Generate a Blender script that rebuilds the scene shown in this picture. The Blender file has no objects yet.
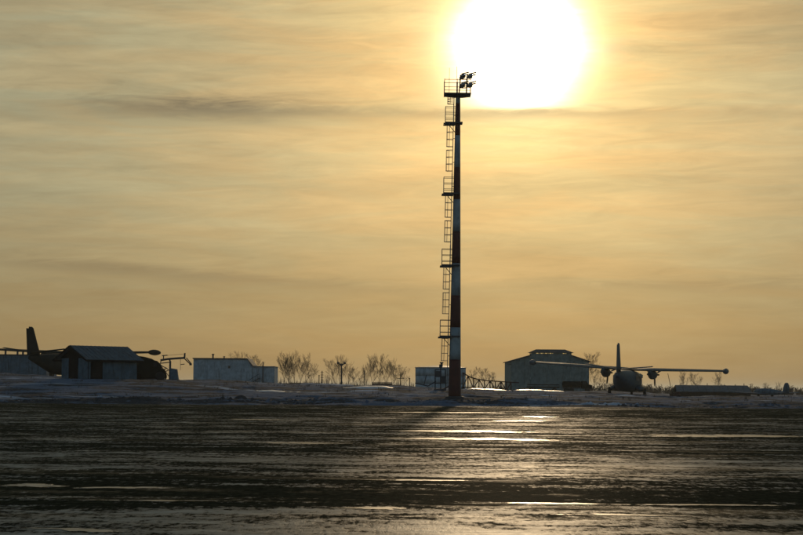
import bpy, math, random
import numpy as np
from mathutils import Vector, Matrix

random.seed(7)
R = math.radians
SC = bpy.context.scene
COL = SC.collection

# ------------------------------------------------------------------ camera
F = 2000.0                       # focal length in photo pixels (803 x 535)
EYE = 1.5
PITCH = math.atan(120.5 / F)
ROLL = R(0.4)
cam_d = bpy.data.cameras.new('camera')
cam = bpy.data.objects.new('camera', cam_d)
COL.objects.link(cam)
cam_d.sensor_width = 36.0
cam_d.lens = 36.0 * F / 803.0
cam_d.clip_start = 0.5
cam_d.clip_end = 20000
CR = Matrix.Rotation(R(90) + PITCH, 3, 'X') @ Matrix.Rotation(ROLL, 3, 'Z')
cam.matrix_world = Matrix.Translation((0, 0, EYE)) @ CR.to_4x4()
SC.camera = cam

# ------------------------------------------------------------------ sun and sky
SUN_AZ = R(3.33)                 # to the right of +Y
SUN_EL = R(9.75)
SDIR = Vector((math.sin(SUN_AZ) * math.cos(SUN_EL), math.cos(SUN_AZ) * math.cos(SUN_EL), math.sin(SUN_EL)))
sun_d = bpy.data.lights.new('sun', 'SUN')
sun_d.energy = 0.5
sun_d.angle = R(1.2)
sun_d.color = (1.0, 0.72, 0.42)
sun = bpy.data.objects.new('sun', sun_d)
COL.objects.link(sun)
sun.rotation_euler = SDIR.to_track_quat('Z', 'Y').to_euler()
sun.location = (0, 0, 60)

SC.view_settings.view_transform = 'Standard'
SC.view_settings.look = 'None'
SC.view_settings.exposure = 0.0
SC.view_settings.gamma = 1.0
SC.view_settings.use_curve_mapping = False
SC.cycles.use_denoising = True
SC.cycles.max_bounces = 6
SC.cycles.volume_bounces = 1
SC.cycles.sample_clamp_indirect = 4.0
SC.cycles.caustics_reflective = False
SC.cycles.caustics_refractive = False


class NT:
    """small helper for wiring math in node trees"""
    def __init__(s, tree):
        s.t = tree
        s.n = tree.nodes
        s.l = tree.links

    def new(s, kind, **kw):
        n = s.n.new(kind)
        for k, v in kw.items():
            setattr(n, k, v)
        return n

    def put(s, sock, v):
        if isinstance(v, bpy.types.NodeSocket):
            s.l.new(v, sock)
        else:
            sock.default_value = v

    def m(s, op, a, b=None, c=None, clamp=False):
        n = s.new('ShaderNodeMath', operation=op, use_clamp=clamp)
        for i, v in enumerate((a, b, c)):
            if v is not None:
                s.put(n.inputs[i], v)
        return n.outputs[0]

    def vm(s, op, a, b=None):
        n = s.new('ShaderNodeVectorMath', operation=op)
        s.put(n.inputs[0], a)
        if b is not None:
            s.put(n.inputs[1], b)
        return n.outputs[1] if op == 'DOT_PRODUCT' else n.outputs[0]

    def scale(s, a, f):
        n = s.new('ShaderNodeVectorMath', operation='SCALE')
        s.put(n.inputs[0], a)
        s.put(n.inputs['Scale'], f)
        return n.outputs[0]

    def comb(s, x, y, z):
        n = s.new('ShaderNodeCombineXYZ')
        for i, v in enumerate((x, y, z)):
            s.put(n.inputs[i], v)
        return n.outputs[0]

    def mix(s, fac, a, b):
        n = s.new('ShaderNodeMix', data_type='RGBA')
        s.put(n.inputs[0], fac)
        for sock, v in ((n.inputs[6], a), (n.inputs[7], b)):
            s.put(sock, v if isinstance(v, bpy.types.NodeSocket) else (*v, 1.0))
        return n.outputs[2]

    def noise(s, vec, scale=1.0, detail=4.0, rough=0.55, dist=0.0, lac=2.0):
        n = s.new('ShaderNodeTexNoise')
        s.put(n.inputs['Vector'], vec)
        n.inputs['Scale'].default_value = scale
        n.inputs['Detail'].default_value = detail
        n.inputs['Roughness'].default_value = rough
        n.inputs['Lacunarity'].default_value = lac
        n.inputs['Distortion'].default_value = dist
        return n.outputs[0]

    def ss(s, v, lo, hi, a=0.0, b=1.0):
        n = s.new('ShaderNodeMapRange', interpolation_type='SMOOTHSTEP')
        s.put(n.inputs[0], v)
        for i, q in enumerate((lo, hi, a, b)):
            s.put(n.inputs[i + 1], q)
        return n.outputs[0]


def make_world():
    w = bpy.data.worlds.new('World')
    SC.world = w
    w.use_nodes = True
    g = NT(w.node_tree)
    g.n.clear()
    out = g.new('ShaderNodeOutputWorld')
    bg = g.new('ShaderNodeBackground')
    bg.inputs['Strength'].default_value = 0.1
    g.l.new(bg.outputs[0], out.inputs[0])
    sky = g.new('ShaderNodeTexSky', sky_type='NISHITA')
    sky.sun_disc = False
    sky.sun_elevation = SUN_EL
    sky.sun_rotation = SUN_AZ
    sky.air_density = 1.0
    sky.dust_density = 1.5
    sky.ozone_density = 1.0
    tc = g.new('ShaderNodeTexCoord')
    d = g.vm('NORMALIZE', tc.outputs['Generated'])
    sx = g.new('ShaderNodeSeparateXYZ')
    g.l.new(d, sx.inputs[0])
    x, y, z = sx.outputs
    deg = 180 / math.pi
    el = g.m('MULTIPLY', g.m('ARCSINE', z), deg)
    az = g.m('MULTIPLY', g.m('ARCTAN2', x, y), deg)
    dot = g.vm('DOT_PRODUCT', d, tuple(SDIR))
    ang = g.m('MULTIPLY', g.m('ARCCOSINE', g.m('MINIMUM', dot, 0.9999999)), deg)
    # thin high cloud: streaks drawn out along the horizon
    v1 = g.comb(g.m('MULTIPLY', az, 0.13), g.m('MULTIPLY', g.m('ADD', el, g.m('MULTIPLY', az, 0.045)), 0.95), 3.7)
    n1 = g.noise(v1, 1.0, 6.0, 0.55, 0.5)
    v2 = g.comb(g.m('MULTIPLY', az, 0.42), g.m('MULTIPLY', g.m('SUBTRACT', el, g.m('MULTIPLY', az, 0.03)), 3.2), 9.1)
    n2 = g.noise(v2, 1.0, 7.0, 0.66, 0.9)
    n3 = g.noise(g.comb(g.m('MULTIPLY', az, 0.05), g.m('MULTIPLY', el, 0.25), 1.3), 1.0, 3.0, 0.5, 0.2)
    streak = g.m('ADD', g.m('MULTIPLY', g.m('SUBTRACT', n1, 0.5), 0.95), g.m('MULTIPLY', g.m('SUBTRACT', n2, 0.5), 0.62))
    streak = g.m('ADD', streak, g.m('MULTIPLY', g.m('SUBTRACT', n3, 0.5), 0.25))

    def ex(k):
        return g.m('EXPONENT', g.m('MULTIPLY', ang, -1.0 / k))

    def gauss(v, k):
        q = g.m('DIVIDE', v, k)
        return g.m('EXPONENT', g.m('MULTIPLY', g.m('MULTIPLY', q, q), -1.0))

    # single cloud banks in front of the veil
    def bank(a0, e0, ha, he, tilt, wob):
        a = g.m('SUBTRACT', az, a0)
        e = g.m('SUBTRACT', g.m('SUBTRACT', el, e0), g.m('MULTIPLY', a, tilt))
        e = g.m('ADD', e, g.m('MULTIPLY', g.m('SUBTRACT', n2, 0.5), wob))
        return g.m('MULTIPLY', gauss(a, ha), gauss(e, he))

    b1 = bank(-5.8, 7.9, 3.3, 0.36, 0.0, 0.9)
    b2 = bank(3.2, 7.85, 7.0, 0.17, 0.0, 0.35)
    b3 = bank(-7.5, 3.25, 6.5, 0.20, -0.06, 0.5)
    b4 = bank(8.5, 2.95, 5.0, 0.18, 0.0, 0.8)
    banks = g.m('ADD', g.m('ADD', g.m('MULTIPLY', b1, 0.66), g.m('MULTIPLY', b2, 0.36)),
                g.m('ADD', g.m('MULTIPLY', b3, 0.46), g.m('MULTIPLY', b4, 0.30)))
    light = g.m('SUBTRACT', g.m('ADD', 1.0, streak), banks)
    # lower air is thicker and dims the glow near the horizon
    low = g.ss(el, -1.2, 7.2, 0.22, 0.98)
    high = g.ss(el, 8.0, 40.0, 1.0, 0.55)
    light = g.m('MULTIPLY', g.m('MULTIPLY', light, low), high)
    # veil lit from behind by the sun
    wide = g.comb(g.m('MULTIPLY', ex(27.0), 0.43), g.m('MULTIPLY', ex(42.0), 0.335), g.m('MULTIPLY', ex(95.0), 0.178))
    mid = g.scale((1.00, 0.53, 0.09), ex(3.6))
    near = g.scale((0.62, 0.58, 0.40), gauss(ang, 2.1))
    veil = g.vm('ADD', g.vm('ADD', wide, mid), near)
    tint = g.noise(g.comb(g.m('MULTIPLY', az, 0.16), g.m('MULTIPLY', el, 1.3), 21.0), 1.0, 5.0, 0.6, 0.6)
    veil = g.vm('MULTIPLY', g.scale(veil, light), g.mix(g.ss(tint, 0.34, 0.66), (0.95, 1.01, 0.99), (1.07, 0.985, 0.86)))
    edge = g.m('ADD', el, g.m('MULTIPLY', g.m('SUBTRACT', n2, 0.5), 0.25))
    ragged = g.m('MULTIPLY', ang, g.m('ADD', 1.0, g.m('ADD', g.m('MULTIPLY', g.m('SUBTRACT', n2, 0.5), 0.30), g.m('MULTIPLY', g.m('SUBTRACT', n1, 0.5), 0.35))))
    core = g.m('MULTIPLY', gauss(ragged, 1.18), g.ss(edge, 7.92, 8.12, 0.03, 1.0))
    veil = g.vm('ADD', veil, g.scale((9.0, 8.2, 6.4), core))
    # banks look greyer than the veil behind them
    veil = g.vm('ADD', veil, g.scale((0.03, 0.05, 0.05), g.m('MULTIPLY', banks, ex(40.0))))
    nish = g.scale(sky.outputs[0], g.ss(ang, 10.0, 75.0, 0.04, 0.60))
    tot = g.vm('ADD', g.scale(veil, 10.0), nish)
    g.l.new(tot, bg.inputs['Color'])


make_world()

# ------------------------------------------------------------------ helpers
def ray(px, py):
    return CR @ Vector(((px - 401.5) / F, -(py - 267.5) / F, -1.0))


def at(px, py, Y):
    """point at depth Y seen at photo pixel (px, py)"""
    d = ray(px, py)
    k = Y / d.y
    return Vector((d.x * k, Y, EYE + d.z * k))


def hash2(ix, iy, seed):
    n = (ix.astype(np.int64) * 374761393 + iy.astype(np.int64) * 668265263 + seed * 982451653) & 0x7fffffff
    n = (n ^ (n >> 13)) * 1274126177 & 0x7fffffff
    n = n ^ (n >> 16)
    return (n & 0xffff) / 65535.0


def vnoise(x, y, seed=0):
    ix = np.floor(x)
    iy = np.floor(y)
    fx = x - ix
    fy = y - iy
    fx = fx * fx * (3 - 2 * fx)
    fy = fy * fy * (3 - 2 * fy)
    a = hash2(ix, iy, seed)
    b = hash2(ix + 1, iy, seed)
    c = hash2(ix, iy + 1, seed)
    d = hash2(ix + 1, iy + 1, seed)
    return (a * (1 - fx) + b * fx) * (1 - fy) + (c * (1 - fx) + d * fx) * fy - 0.5


def fbm(x, y, seed=0, octs=4):
    t = 0
    amp = 1.0
    for o in range(octs):
        t = t + amp * vnoise(x, y, seed + o)
        x = x * 2.03 + 17.1
        y = y * 2.03 + 5.3
        amp *= 0.5
    return t


class MB:
    """collects faces of ONE mesh"""
    def __init__(s):
        s.v = []
        s.f = []

    def add(s, vs, fs):
        o = len(s.v)
        s.v += [tuple(p) for p in vs]
        s.f += [tuple(i + o for i in q) for q in fs]
        return s

    def box(s, c, size, rz=0.0, taper=1.0, rot=None):
        hx, hy, hz = size[0] / 2, size[1] / 2, size[2] / 2
        m = rot if rot is not None else Matrix.Rotation(rz, 3, 'Z')
        vs = []
        for dz, t in ((-hz, 1.0), (hz, taper)):
            for dx, dy in ((-hx, -hy), (hx, -hy), (hx, hy), (-hx, hy)):
                vs.append(Vector(c) + m @ Vector((dx * t, dy * t, dz)))
        return s.add(vs, [(3, 2, 1, 0), (4, 5, 6, 7), (0, 1, 5, 4), (1, 2, 6, 5), (2, 3, 7, 6), (3, 0, 4, 7)])

    def tube(s, p, q, r0, r1=None, n=6):
        r1 = r0 if r1 is None else r1
        p = Vector(p)
        q = Vector(q)
        d = (q - p)
        if d.length < 1e-6:
            return s
        d.normalize()
        a = d.orthogonal().normalized()
        b = d.cross(a)
        vs = []
        for c, r in ((p, r0), (q, r1)):
            for i in range(n):
                t = 2 * math.pi * i / n
                vs.append(c + a * (r * math.cos(t)) + b * (r * math.sin(t)))
        fs = [(i, (i + 1) % n, n + (i + 1) % n, n + i) for i in range(n)]
        fs += [tuple(range(n - 1, -1, -1)), tuple(range(n, 2 * n))]
        return s.add(vs, fs)

    def path(s, pts, r, n=5):
        for a, b in zip(pts, pts[1:]):
            s.tube(a, b, r, n=n)
        return s

    def loft(s, rings, cap=True):
        n = len(rings[0])
        vs = [p for r in rings for p in r]
        fs = []
        for k in range(len(rings) - 1):
            for i in range(n):
                j = (i + 1) % n
                fs.append((k * n + i, k * n + j, (k + 1) * n + j, (k + 1) * n + i))
        if cap:
            fs.append(tuple(range(n - 1, -1, -1)))
            fs.append(tuple((len(rings) - 1) * n + i for i in range(n)))
        return s.add(vs, fs)

    def lathe(s, prof, n=24, c=(0, 0, 0)):
        rings = [[(c[0] + r * math.cos(2 * math.pi * i / n), c[1] + r * math.sin(2 * math.pi * i / n), c[2] + z) for i in range(n)] for r, z in prof]
        return s.loft(rings)

    def prism(s, poly, y0, y1):
        """polygon in x-z pushed along y"""
        n = len(poly)
        vs = [(x, y0, z) for x, z in poly] + [(x, y1, z) for x, z in poly]
        fs = [(i, (i + 1) % n, n + (i + 1) % n, n + i) for i in range(n)]
        fs += [tuple(range(n - 1, -1, -1)), tuple(range(n, 2 * n))]
        return s.add(vs, fs)

    def mesh(s, name, mat, smooth=False):
        me = bpy.data.meshes.new(name)
        me.from_pydata(s.v, [], s.f)
        me.materials.append(mat)
        if smooth:
            me.polygons.foreach_set('use_smooth', [True] * len(me.polygons))
        me.update()
        return me

    def build(s, name, mat, parent=None, smooth=False):
        o = bpy.data.objects.new(name, s.mesh(name, mat, smooth))
        COL.objects.link(o)
        if parent is not None:
            o.parent = parent
        return o


def fix_normals(o):
    import bmesh
    bm = bmesh.new()
    bm.from_mesh(o.data)
    bmesh.ops.recalc_face_normals(bm, faces=bm.faces)
    bm.to_mesh(o.data)
    bm.free()
    return o


def tag(o, label=None, cat=None, group=None, kind=None):
    for k, v in (('label', label), ('category', cat), ('group', group), ('kind', kind)):
        if v:
            o[k] = v
    return o


def thing(name, label, cat, loc, rz=0.0, group=None):
    o = bpy.data.objects.new(name, None)
    COL.objects.link(o)
    o.empty_display_size = 0.3
    o.location = loc
    o.rotation_euler = (0, 0, rz)
    return tag(o, label, cat, group)


def copy_tree(o, parent=None):
    c = o.copy()
    COL.objects.link(c)
    c.parent = parent
    for ch in list(o.children):
        copy_tree(ch, c)
    return c


# ------------------------------------------------------------------ materials
MATS = {}


def mat(name, col, rough=0.7, metal=0.0, spec=0.4, var=0.25, scale=1.5, bump=0.0, dirt=None):
    """plain paint / metal / wood with uneven wear"""
    if name in MATS:
        return MATS[name]
    m = bpy.data.materials.new(name)
    m.use_nodes = True
    g = NT(m.node_tree)
    b = g.n['Principled BSDF']
    tc = g.new('ShaderNodeTexCoord')
    n = g.noise(tc.outputs['Object'], scale, 6.0, 0.62, 0.3)
    c = g.mix(g.ss(n, 0.3, 0.72), tuple(v * (1 - var) for v in col), tuple(min(1, v * (1 + var)) for v in col))
    if dirt:
        n2 = g.noise(g.vm('MULTIPLY', tc.outputs['Object'], (3.0, 3.0, 0.5)), scale, 5.0, 0.6)
        c = g.mix(g.ss(n2, 0.52, 0.72), c, dirt)
    g.l.new(c, b.inputs['Base Color'])
    g.put(b.inputs['Roughness'], g.m('ADD', g.m('MULTIPLY', n, 0.3), rough - 0.15, clamp=True))
    b.inputs['Metallic'].default_value = metal
    b.inputs['Specular IOR Level'].default_value = spec
    if bump:
        bn = g.new('ShaderNodeBump')
        bn.inputs['Strength'].default_value = bump
        bn.inputs['Distance'].default_value = 0.03
        g.l.new(n, bn.inputs['Height'])
        g.l.new(bn.outputs[0], b.inputs['Normal'])
    MATS[name] = m
    return m


def glass_mat():
    m = bpy.data.materials.new('window_glass')
    m.use_nodes = True
    b = m.node_tree.nodes['Principled BSDF']
    b.inputs['Base Color'].default_value = (0.9, 0.93, 0.9, 1)
    b.inputs['Roughness'].default_value = 0.05
    b.inputs['Transmission Weight'].default_value = 1.0
    b.inputs['IOR'].default_value = 1.05
    return m


M_RED = mat('mast_red_paint', (0.095, 0.022, 0.016), 0.6, dirt=(0.06, 0.022, 0.016))
M_WHITE = mat('mast_white_paint', (0.30, 0.35, 0.35), 0.6, dirt=(0.15, 0.15, 0.14))
M_STEEL = mat('galvanised_steel', (0.20, 0.20, 0.20), 0.45, 0.7, dirt=(0.10, 0.07, 0.05))
M_DARK = mat('dark_metal', (0.045, 0.045, 0.05), 0.55)
M_LAMP = mat('lamp_housing', (0.30, 0.30, 0.31), 0.4, 0.3)
M_RUST = mat('rusty_steel', (0.10, 0.045, 0.03), 0.8, dirt=(0.05, 0.025, 0.02))
M_PLANE = mat('aircraft_white_paint', (0.085, 0.125, 0.135), 0.6, spec=0.15, var=0.12, dirt=(0.08, 0.095, 0.10))
M_BELLY = mat('aircraft_blue_paint', (0.06, 0.10, 0.13), 0.6, spec=0.15, var=0.15)
M_OLIVE = mat('aircraft_dark_paint', (0.024, 0.028, 0.027), 0.85, spec=0.08, var=0.2)
M_TYRE = mat('tyre_rubber', (0.02, 0.02, 0.02), 0.85)
M_WALL = mat('pale_wall_sheet', (0.38, 0.43, 0.44), 0.75, spec=0.2, dirt=(0.22, 0.23, 0.22))
M_WALL2 = mat('grey_green_wall', (0.19, 0.235, 0.215), 0.85, spec=0.15, dirt=(0.11, 0.13, 0.12))
M_ROOF = mat('roof_sheet', (0.20, 0.23, 0.25), 0.5, 0.2, dirt=(0.10, 0.09, 0.08))
M_ROOF2 = mat('dull_roof_sheet', (0.10, 0.125, 0.14), 0.7, 0.0, spec=0.2, dirt=(0.06, 0.06, 0.06))
M_ROOFD = mat('dark_roof_felt', (0.06, 0.065, 0.07), 0.8)
M_SHEDW = mat('shed_blue_board', (0.115, 0.165, 0.195), 0.85, spec=0.1, dirt=(0.06, 0.08, 0.09))
M_WOOD = mat('dark_timber', (0.018, 0.018, 0.02), 0.95, spec=0.0)
M_TARP = mat('dark_tarpaulin', (0.014, 0.016, 0.014), 0.95, spec=0.0, bump=0.4)
M_BARK = mat('bark', (0.085, 0.06, 0.045), 0.95)
M_GLASS = glass_mat()
M_WINDOW = mat('dark_window', (0.02, 0.025, 0.03), 0.12, spec=0.6, var=0.1)


def apron_mat():
    m = bpy.data.materials.new('icy_apron')
    m.use_nodes = True
    g = NT(m.node_tree)
    b = g.n['Principled BSDF']
    ge = g.new('ShaderNodeNewGeometry')
    P = ge.outputs['Position']
    sp = g.new('ShaderNodeSeparateXYZ')
    g.l.new(P, sp.inputs[0])
    X, Y, Z = sp.outputs
    # the whole surface was ploughed along x, so everything is drawn out that way
    lon = g.comb(g.m('MULTIPLY', X, 0.22), g.m('ADD', Y, g.m('MULTIPLY', X, 0.05)), 0.0)
    shr = g.comb(g.m('MULTIPLY', X, 0.75), Y, 5.0)
    big = g.noise(lon, 0.085, 3.0, 0.5, 0.6)
    med = g.noise(lon, 0.50, 6.0, 0.62, 0.5)
    fine = g.noise(shr, 1.1, 7.0, 0.68, 0.4)
    grit = g.noise(g.vm('MULTIPLY', P, (3.2, 1.3, 1.0)), 2.2, 6.0, 0.72)
    speck = g.noise(g.vm('MULTIPLY', P, (11.0, 2.4, 1.0)), 1.0, 5.0, 0.75)
    # ploughed lanes: rime left lying in wide strips across the view
    lanes = g.new('ShaderNodeValToRGB')
    lanes.color_ramp.interpolation = 'B_SPLINE'
    stops = [(0.0, .62), (20, .62), (23.5, .62), (25.4, .44), (27.5, .26), (30, .32), (33, .40), (37, .58), (43, .58), (48, .34), (54, .50), (62, .42),
             (74, .50), (88, .48), (102, .34), (118, .44)]
    cr = lanes.color_ramp
    while len(cr.elements) < len(stops):
        cr.elements.new(0.5)
    for e, (p, v) in zip(cr.elements, stops):
        e.position = p / 130.0
        e.color = (v, v, v, 1)
    g.put(lanes.inputs[0], g.m('DIVIDE', g.m('ADD', Y, g.m('ADD', g.m('MULTIPLY', X, 0.10), g.m('MULTIPLY', g.m('SUBTRACT', big, 0.5), 6.0))), 130.0))
    cov = g.m('ADD', g.m('MULTIPLY', med, 0.95), g.m('MULTIPLY', fine, 1.05))
    cov = g.m('ADD', cov, g.m('MULTIPLY', g.m('SUBTRACT', lanes.outputs[0], 0.45), 1.1))
    cov = g.m('ADD', cov, g.m('ADD', g.m('MULTIPLY', g.m('SUBTRACT', grit, 0.5), 0.85), g.m('MULTIPLY', g.m('SUBTRACT', speck, 0.5), 0.95)))
    snow = g.ss(cov, 1.0, 1.20)
    icev = g.m('ADD', g.noise(g.vm('ADD', lon, (13.0, 71.0, 0.0)), 0.42, 6.0, 0.62, 0.6), g.m('ADD', g.m('MULTIPLY', g.m('SUBTRACT', fine, 0.5), 0.55), g.m('MULTIPLY', g.m('SUBTRACT', grit, 0.5), 0.35)))
    icev = g.m('ADD', icev, g.m('MULTIPLY', g.m('SUBTRACT', lanes.outputs[0], 0.45), 0.22))
    ice = g.ss(icev, 0.53, 0.66)
    asph = g.mix(g.ss(grit, 0.35, 0.7), (0.027, 0.024, 0.012), (0.072, 0.062, 0.031))
    rime = g.mix(g.ss(fine, 0.35, 0.7), (0.17, 0.155, 0.11), (0.44, 0.41, 0.32))
    c = g.mix(snow, asph, rime)
    bn = g.new('ShaderNodeBump')
    bn.inputs['Strength'].default_value = 0.8
    bn.inputs['Distance'].default_value = 0.06
    g.put(bn.inputs['Height'], g.m('ADD', g.m('MULTIPLY', snow, 0.4), g.m('ADD', g.m('MULTIPLY', fine, 0.7), g.m('ADD', g.m('MULTIPLY', speck, 0.5), g.m('MULTIPLY', grit, 0.6)))))
    df = g.new('ShaderNodeBsdfDiffuse')
    g.l.new(c, df.inputs['Color'])
    df.inputs['Roughness'].default_value = 0.9
    g.l.new(bn.outputs[0], df.inputs['Normal'])
    b2 = g.new('ShaderNodeBump')
    b2.inputs['Strength'].default_value = 0.7
    b2.inputs['Distance'].default_value = 0.03
    g.put(b2.inputs['Height'], g.m('ADD', g.m('MULTIPLY', fine, 0.7), g.m('ADD', g.m('MULTIPLY', speck, 0.5), g.m('MULTIPLY', grit, 0.5))))
    g.l.new(b2.outputs[0], b.inputs['Normal'])
    g.l.new(g.mix(0.4, c, (0.10, 0.10, 0.10)), b.inputs['Base Color'])
    g.put(b.inputs['Roughness'], g.m('ADD', 0.30, g.m('MULTIPLY', grit, 0.3)))
    b.inputs['Specular IOR Level'].default_value = 0.25
    mx = g.new('ShaderNodeMixShader')
    g.put(mx.inputs[0], g.m('ADD', 0.012, g.m('ADD', g.m('MULTIPLY', snow, 0.28), g.m('MULTIPLY', ice, 0.16))))
    g.l.new(df.outputs[0], mx.inputs[1])
    g.l.new(b.outputs[0], mx.inputs[2])
    g.l.new(mx.outputs[0], g.n['Material Output'].inputs[0])
    return m


def snow_mat(name, dirty=0.5):
    m = bpy.data.materials.new(name)
    m.use_nodes = True
    g = NT(m.node_tree)
    b = g.n['Principled BSDF']
    ge = g.new('ShaderNodeNewGeometry')
    P = ge.outputs['Position']
    st = g.vm('MULTIPLY', P, (0.16, 0.55, 1.5))
    n1 = g.noise(st, 0.8, 6.0, 0.62, 0.5)
    n2 = g.noise(P, 3.0, 6.0, 0.7)
    n3 = g.noise(st, 3.0, 4.0, 0.6)
    k = g.m('ADD', g.m('MULTIPLY', n1, 0.7), g.m('MULTIPLY', n2, 0.35))
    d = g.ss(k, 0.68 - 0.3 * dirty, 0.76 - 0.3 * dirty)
    snow = g.mix(n3, (0.115, 0.145, 0.20), (0.28, 0.335, 0.42))  # blue cast of shaded snow is put into this base colour
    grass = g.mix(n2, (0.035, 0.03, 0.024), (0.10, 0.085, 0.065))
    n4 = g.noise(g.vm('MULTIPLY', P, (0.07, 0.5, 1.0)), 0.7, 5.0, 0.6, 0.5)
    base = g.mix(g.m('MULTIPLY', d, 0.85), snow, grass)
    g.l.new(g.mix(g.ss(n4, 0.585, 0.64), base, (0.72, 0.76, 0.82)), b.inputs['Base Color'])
    b.inputs['Roughness'].default_value = 0.85
    b.inputs['Specular IOR Level'].default_value = 0.03
    bn = g.new('ShaderNodeBump')
    bn.inputs['Strength'].default_value = 1.0
    bn.inputs['Distance'].default_value = 0.45
    g.put(bn.inputs['Height'], g.m('ADD', g.m('MULTIPLY', n1, 0.6), g.m('MULTIPLY', n2, 0.7)))
    g.l.new(bn.outputs[0], b.inputs['Normal'])
    return m


def ice_mat():
    m = bpy.data.materials.new('frozen_puddle')
    m.use_nodes = True
    g = NT(m.node_tree)
    b = g.n['Principled BSDF']
    ge = g.new('ShaderNodeNewGeometry')
    P = ge.outputs['Position']
    n = g.noise(g.vm('MULTIPLY', P, (0.6, 1.0, 1.0)), 2.5, 5.0, 0.65)
    g.l.new(g.mix(g.ss(n, 0.4, 0.65), (0.09, 0.09, 0.08), (0.26, 0.26, 0.24)), b.inputs['Base Color'])
    g.put(b.inputs['Roughness'], g.m('ADD', 0.24, g.m('MULTIPLY', n, 0.35)))
    b.inputs['Specular IOR Level'].default_value = 0.5
    bn = g.new('ShaderNodeBump')
    bn.inputs['Strength'].default_value = 0.5
    bn.inputs['Distance'].default_value = 0.02
    g.l.new(n, bn.inputs['Height'])
    g.l.new(bn.outputs[0], b.inputs['Normal'])
    av = g.new('ShaderNodeAttribute', attribute_name='margin')
    rag = g.noise(g.vm('MULTIPLY', P, (1.6, 1.0, 1.0)), 1.5, 8.0, 0.75, 0.6)
    g.put(b.inputs['Alpha'], g.ss(g.m('ADD', av.outputs['Fac'], g.m('MULTIPLY', g.m('SUBTRACT', rag, 0.5), 4.5)), 0.25, 0.75))
    return m


M_APRON = apron_mat()
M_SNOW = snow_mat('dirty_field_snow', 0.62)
M_PATCH = ice_mat()
M_FAR = mat('far_snowy_ground', (0.40, 0.41, 0.43), 0.9, scale=0.05)

# ------------------------------------------------------------------ terrain
PX = np.array([-150, 0, 60, 130, 200, 270, 330, 400, 435, 455, 475, 520, 590, 608, 645, 676, 800, 950], float)
ROWS = {
    136: [396, 396, 396, 396, 397, 397, 397.5, 397.5, 395.5, 394, 395.5, 398, 401, 402, 402.5, 403, 404, 404],
    160: [378, 379, 378.6, 379.2, 384, 387, 389.5, 391, 392, 392.3, 393, 394, 396, 397, 398.5, 400.5, 401, 401],
    200: [369, 373.5, 377.3, 379.5, 381.5, 383.5, 385.5, 388, 389.6, 390.5, 391, 391.6, 392.2, 393, 395.5, 398, 398.2, 399],
    330: [372, 374, 378, 380, 382, 384, 386, 388.4, 389.5, 390, 390.5, 391.1, 391.8, 392, 393.5, 397, 396.8, 396.8],
}
UPX = (PX - 401.5) / F
LEV = [118.0, 124.0]
ZT = [np.full(len(PX), 0.05), np.full(len(PX), 0.36)]
for Y, rows in ROWS.items():
    LEV.append(float(Y))
    ZT.append(np.array([at(p, r, Y).z for p, r in zip(PX, rows)]))
LEV += [900.0, 9000.0]
ZT += [np.full(len(PX), 0.2), np.full(len(PX), -1.0)]
LEV = np.array(LEV)
ZT = np.array(ZT)
FLAT = []            # spots where the ground is kept smooth (x, y, radius)


def apron_z(y):
    t = np.clip((np.asarray(y, float) - 40) / 86, 0, 1)
    return 0.4 * t * t * (3 - 2 * t)


def apron_full(x, y):
    x = np.asarray(x, float)
    y = np.asarray(y, float)
    return apron_z(y) + 0.012 * fbm(x * 0.05, y * 0.25, 5, 2)


def field_z(x, y, lumps=True):
    x = np.asarray(x, float)
    y = np.asarray(y, float)
    u = np.clip(x / y, UPX[0], UPX[-1])
    cols = np.array([np.interp(u, UPX, ZT[k]) for k in range(len(LEV))])
    k = np.clip(np.searchsorted(LEV, y, side='right') - 1, 0, len(LEV) - 2)
    t = np.clip((y - LEV[k]) / (LEV[k + 1] - LEV[k]), 0, 1)
    z0 = np.take_along_axis(cols, k[None], 0)[0]
    z1 = np.take_along_axis(cols, k[None] + 1, 0)[0]
    z = z0 + (z1 - z0) * t
    if lumps:
        w = np.clip((y - 119) / 8, 0, 1) * np.clip((700 - y) / 300, 0.0, 1)
        for fx, fy, fr in FLAT:
            w = w * np.clip(((x - fx) ** 2 + (y - fy) ** 2) ** 0.5 / fr - 0.4, 0.06, 1)
        z = z + w * (0.30 * fbm(x * 0.11, y * 0.22, 3, 4) + 0.17 * fbm(x * 0.42, y * 0.9, 11, 4))
        edge = np.exp(-((y - 127.5) / 3.0) ** 2)
        z = z + edge * 0.75 * fbm(x * 0.15, y * 0.35, 31, 5)
    return z


def fz(x, y, sink=0.02):
    return float(field_z(np.array([x]), np.array([y]))[0]) - sink


def ground_at(px, Y, sink=0.02):
    """point on the field under photo column px at depth Y"""
    x = at(px, 385, Y).x
    return Vector((x, Y, fz(x, Y, sink)))


def grid_mesh(name, P, nx, ny, material, smooth=True):
    me = bpy.data.meshes.new(name)
    me.vertices.add(nx * ny)
    me.vertices.foreach_set('co', P.astype(np.float32).ravel())
    i, j = np.meshgrid(np.arange(nx - 1), np.arange(ny - 1))
    a = (j * nx + i).ravel()
    q = np.stack([a, a + 1, a + nx + 1, a + nx], 1).astype(np.int32)
    nf = len(q)
    me.loops.add(nf * 4)
    me.loops.foreach_set('vertex_index', q.ravel())
    me.polygons.add(nf)
    me.polygons.foreach_set('loop_start', np.arange(0, nf * 4, 4, dtype=np.int32))
    me.polygons.foreach_set('use_smooth', np.ones(nf, bool))
    me.update(calc_edges=True)
    me.materials.append(material)
    o = bpy.data.objects.new(name, me)
    COL.objects.link(o)
    return o


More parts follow.
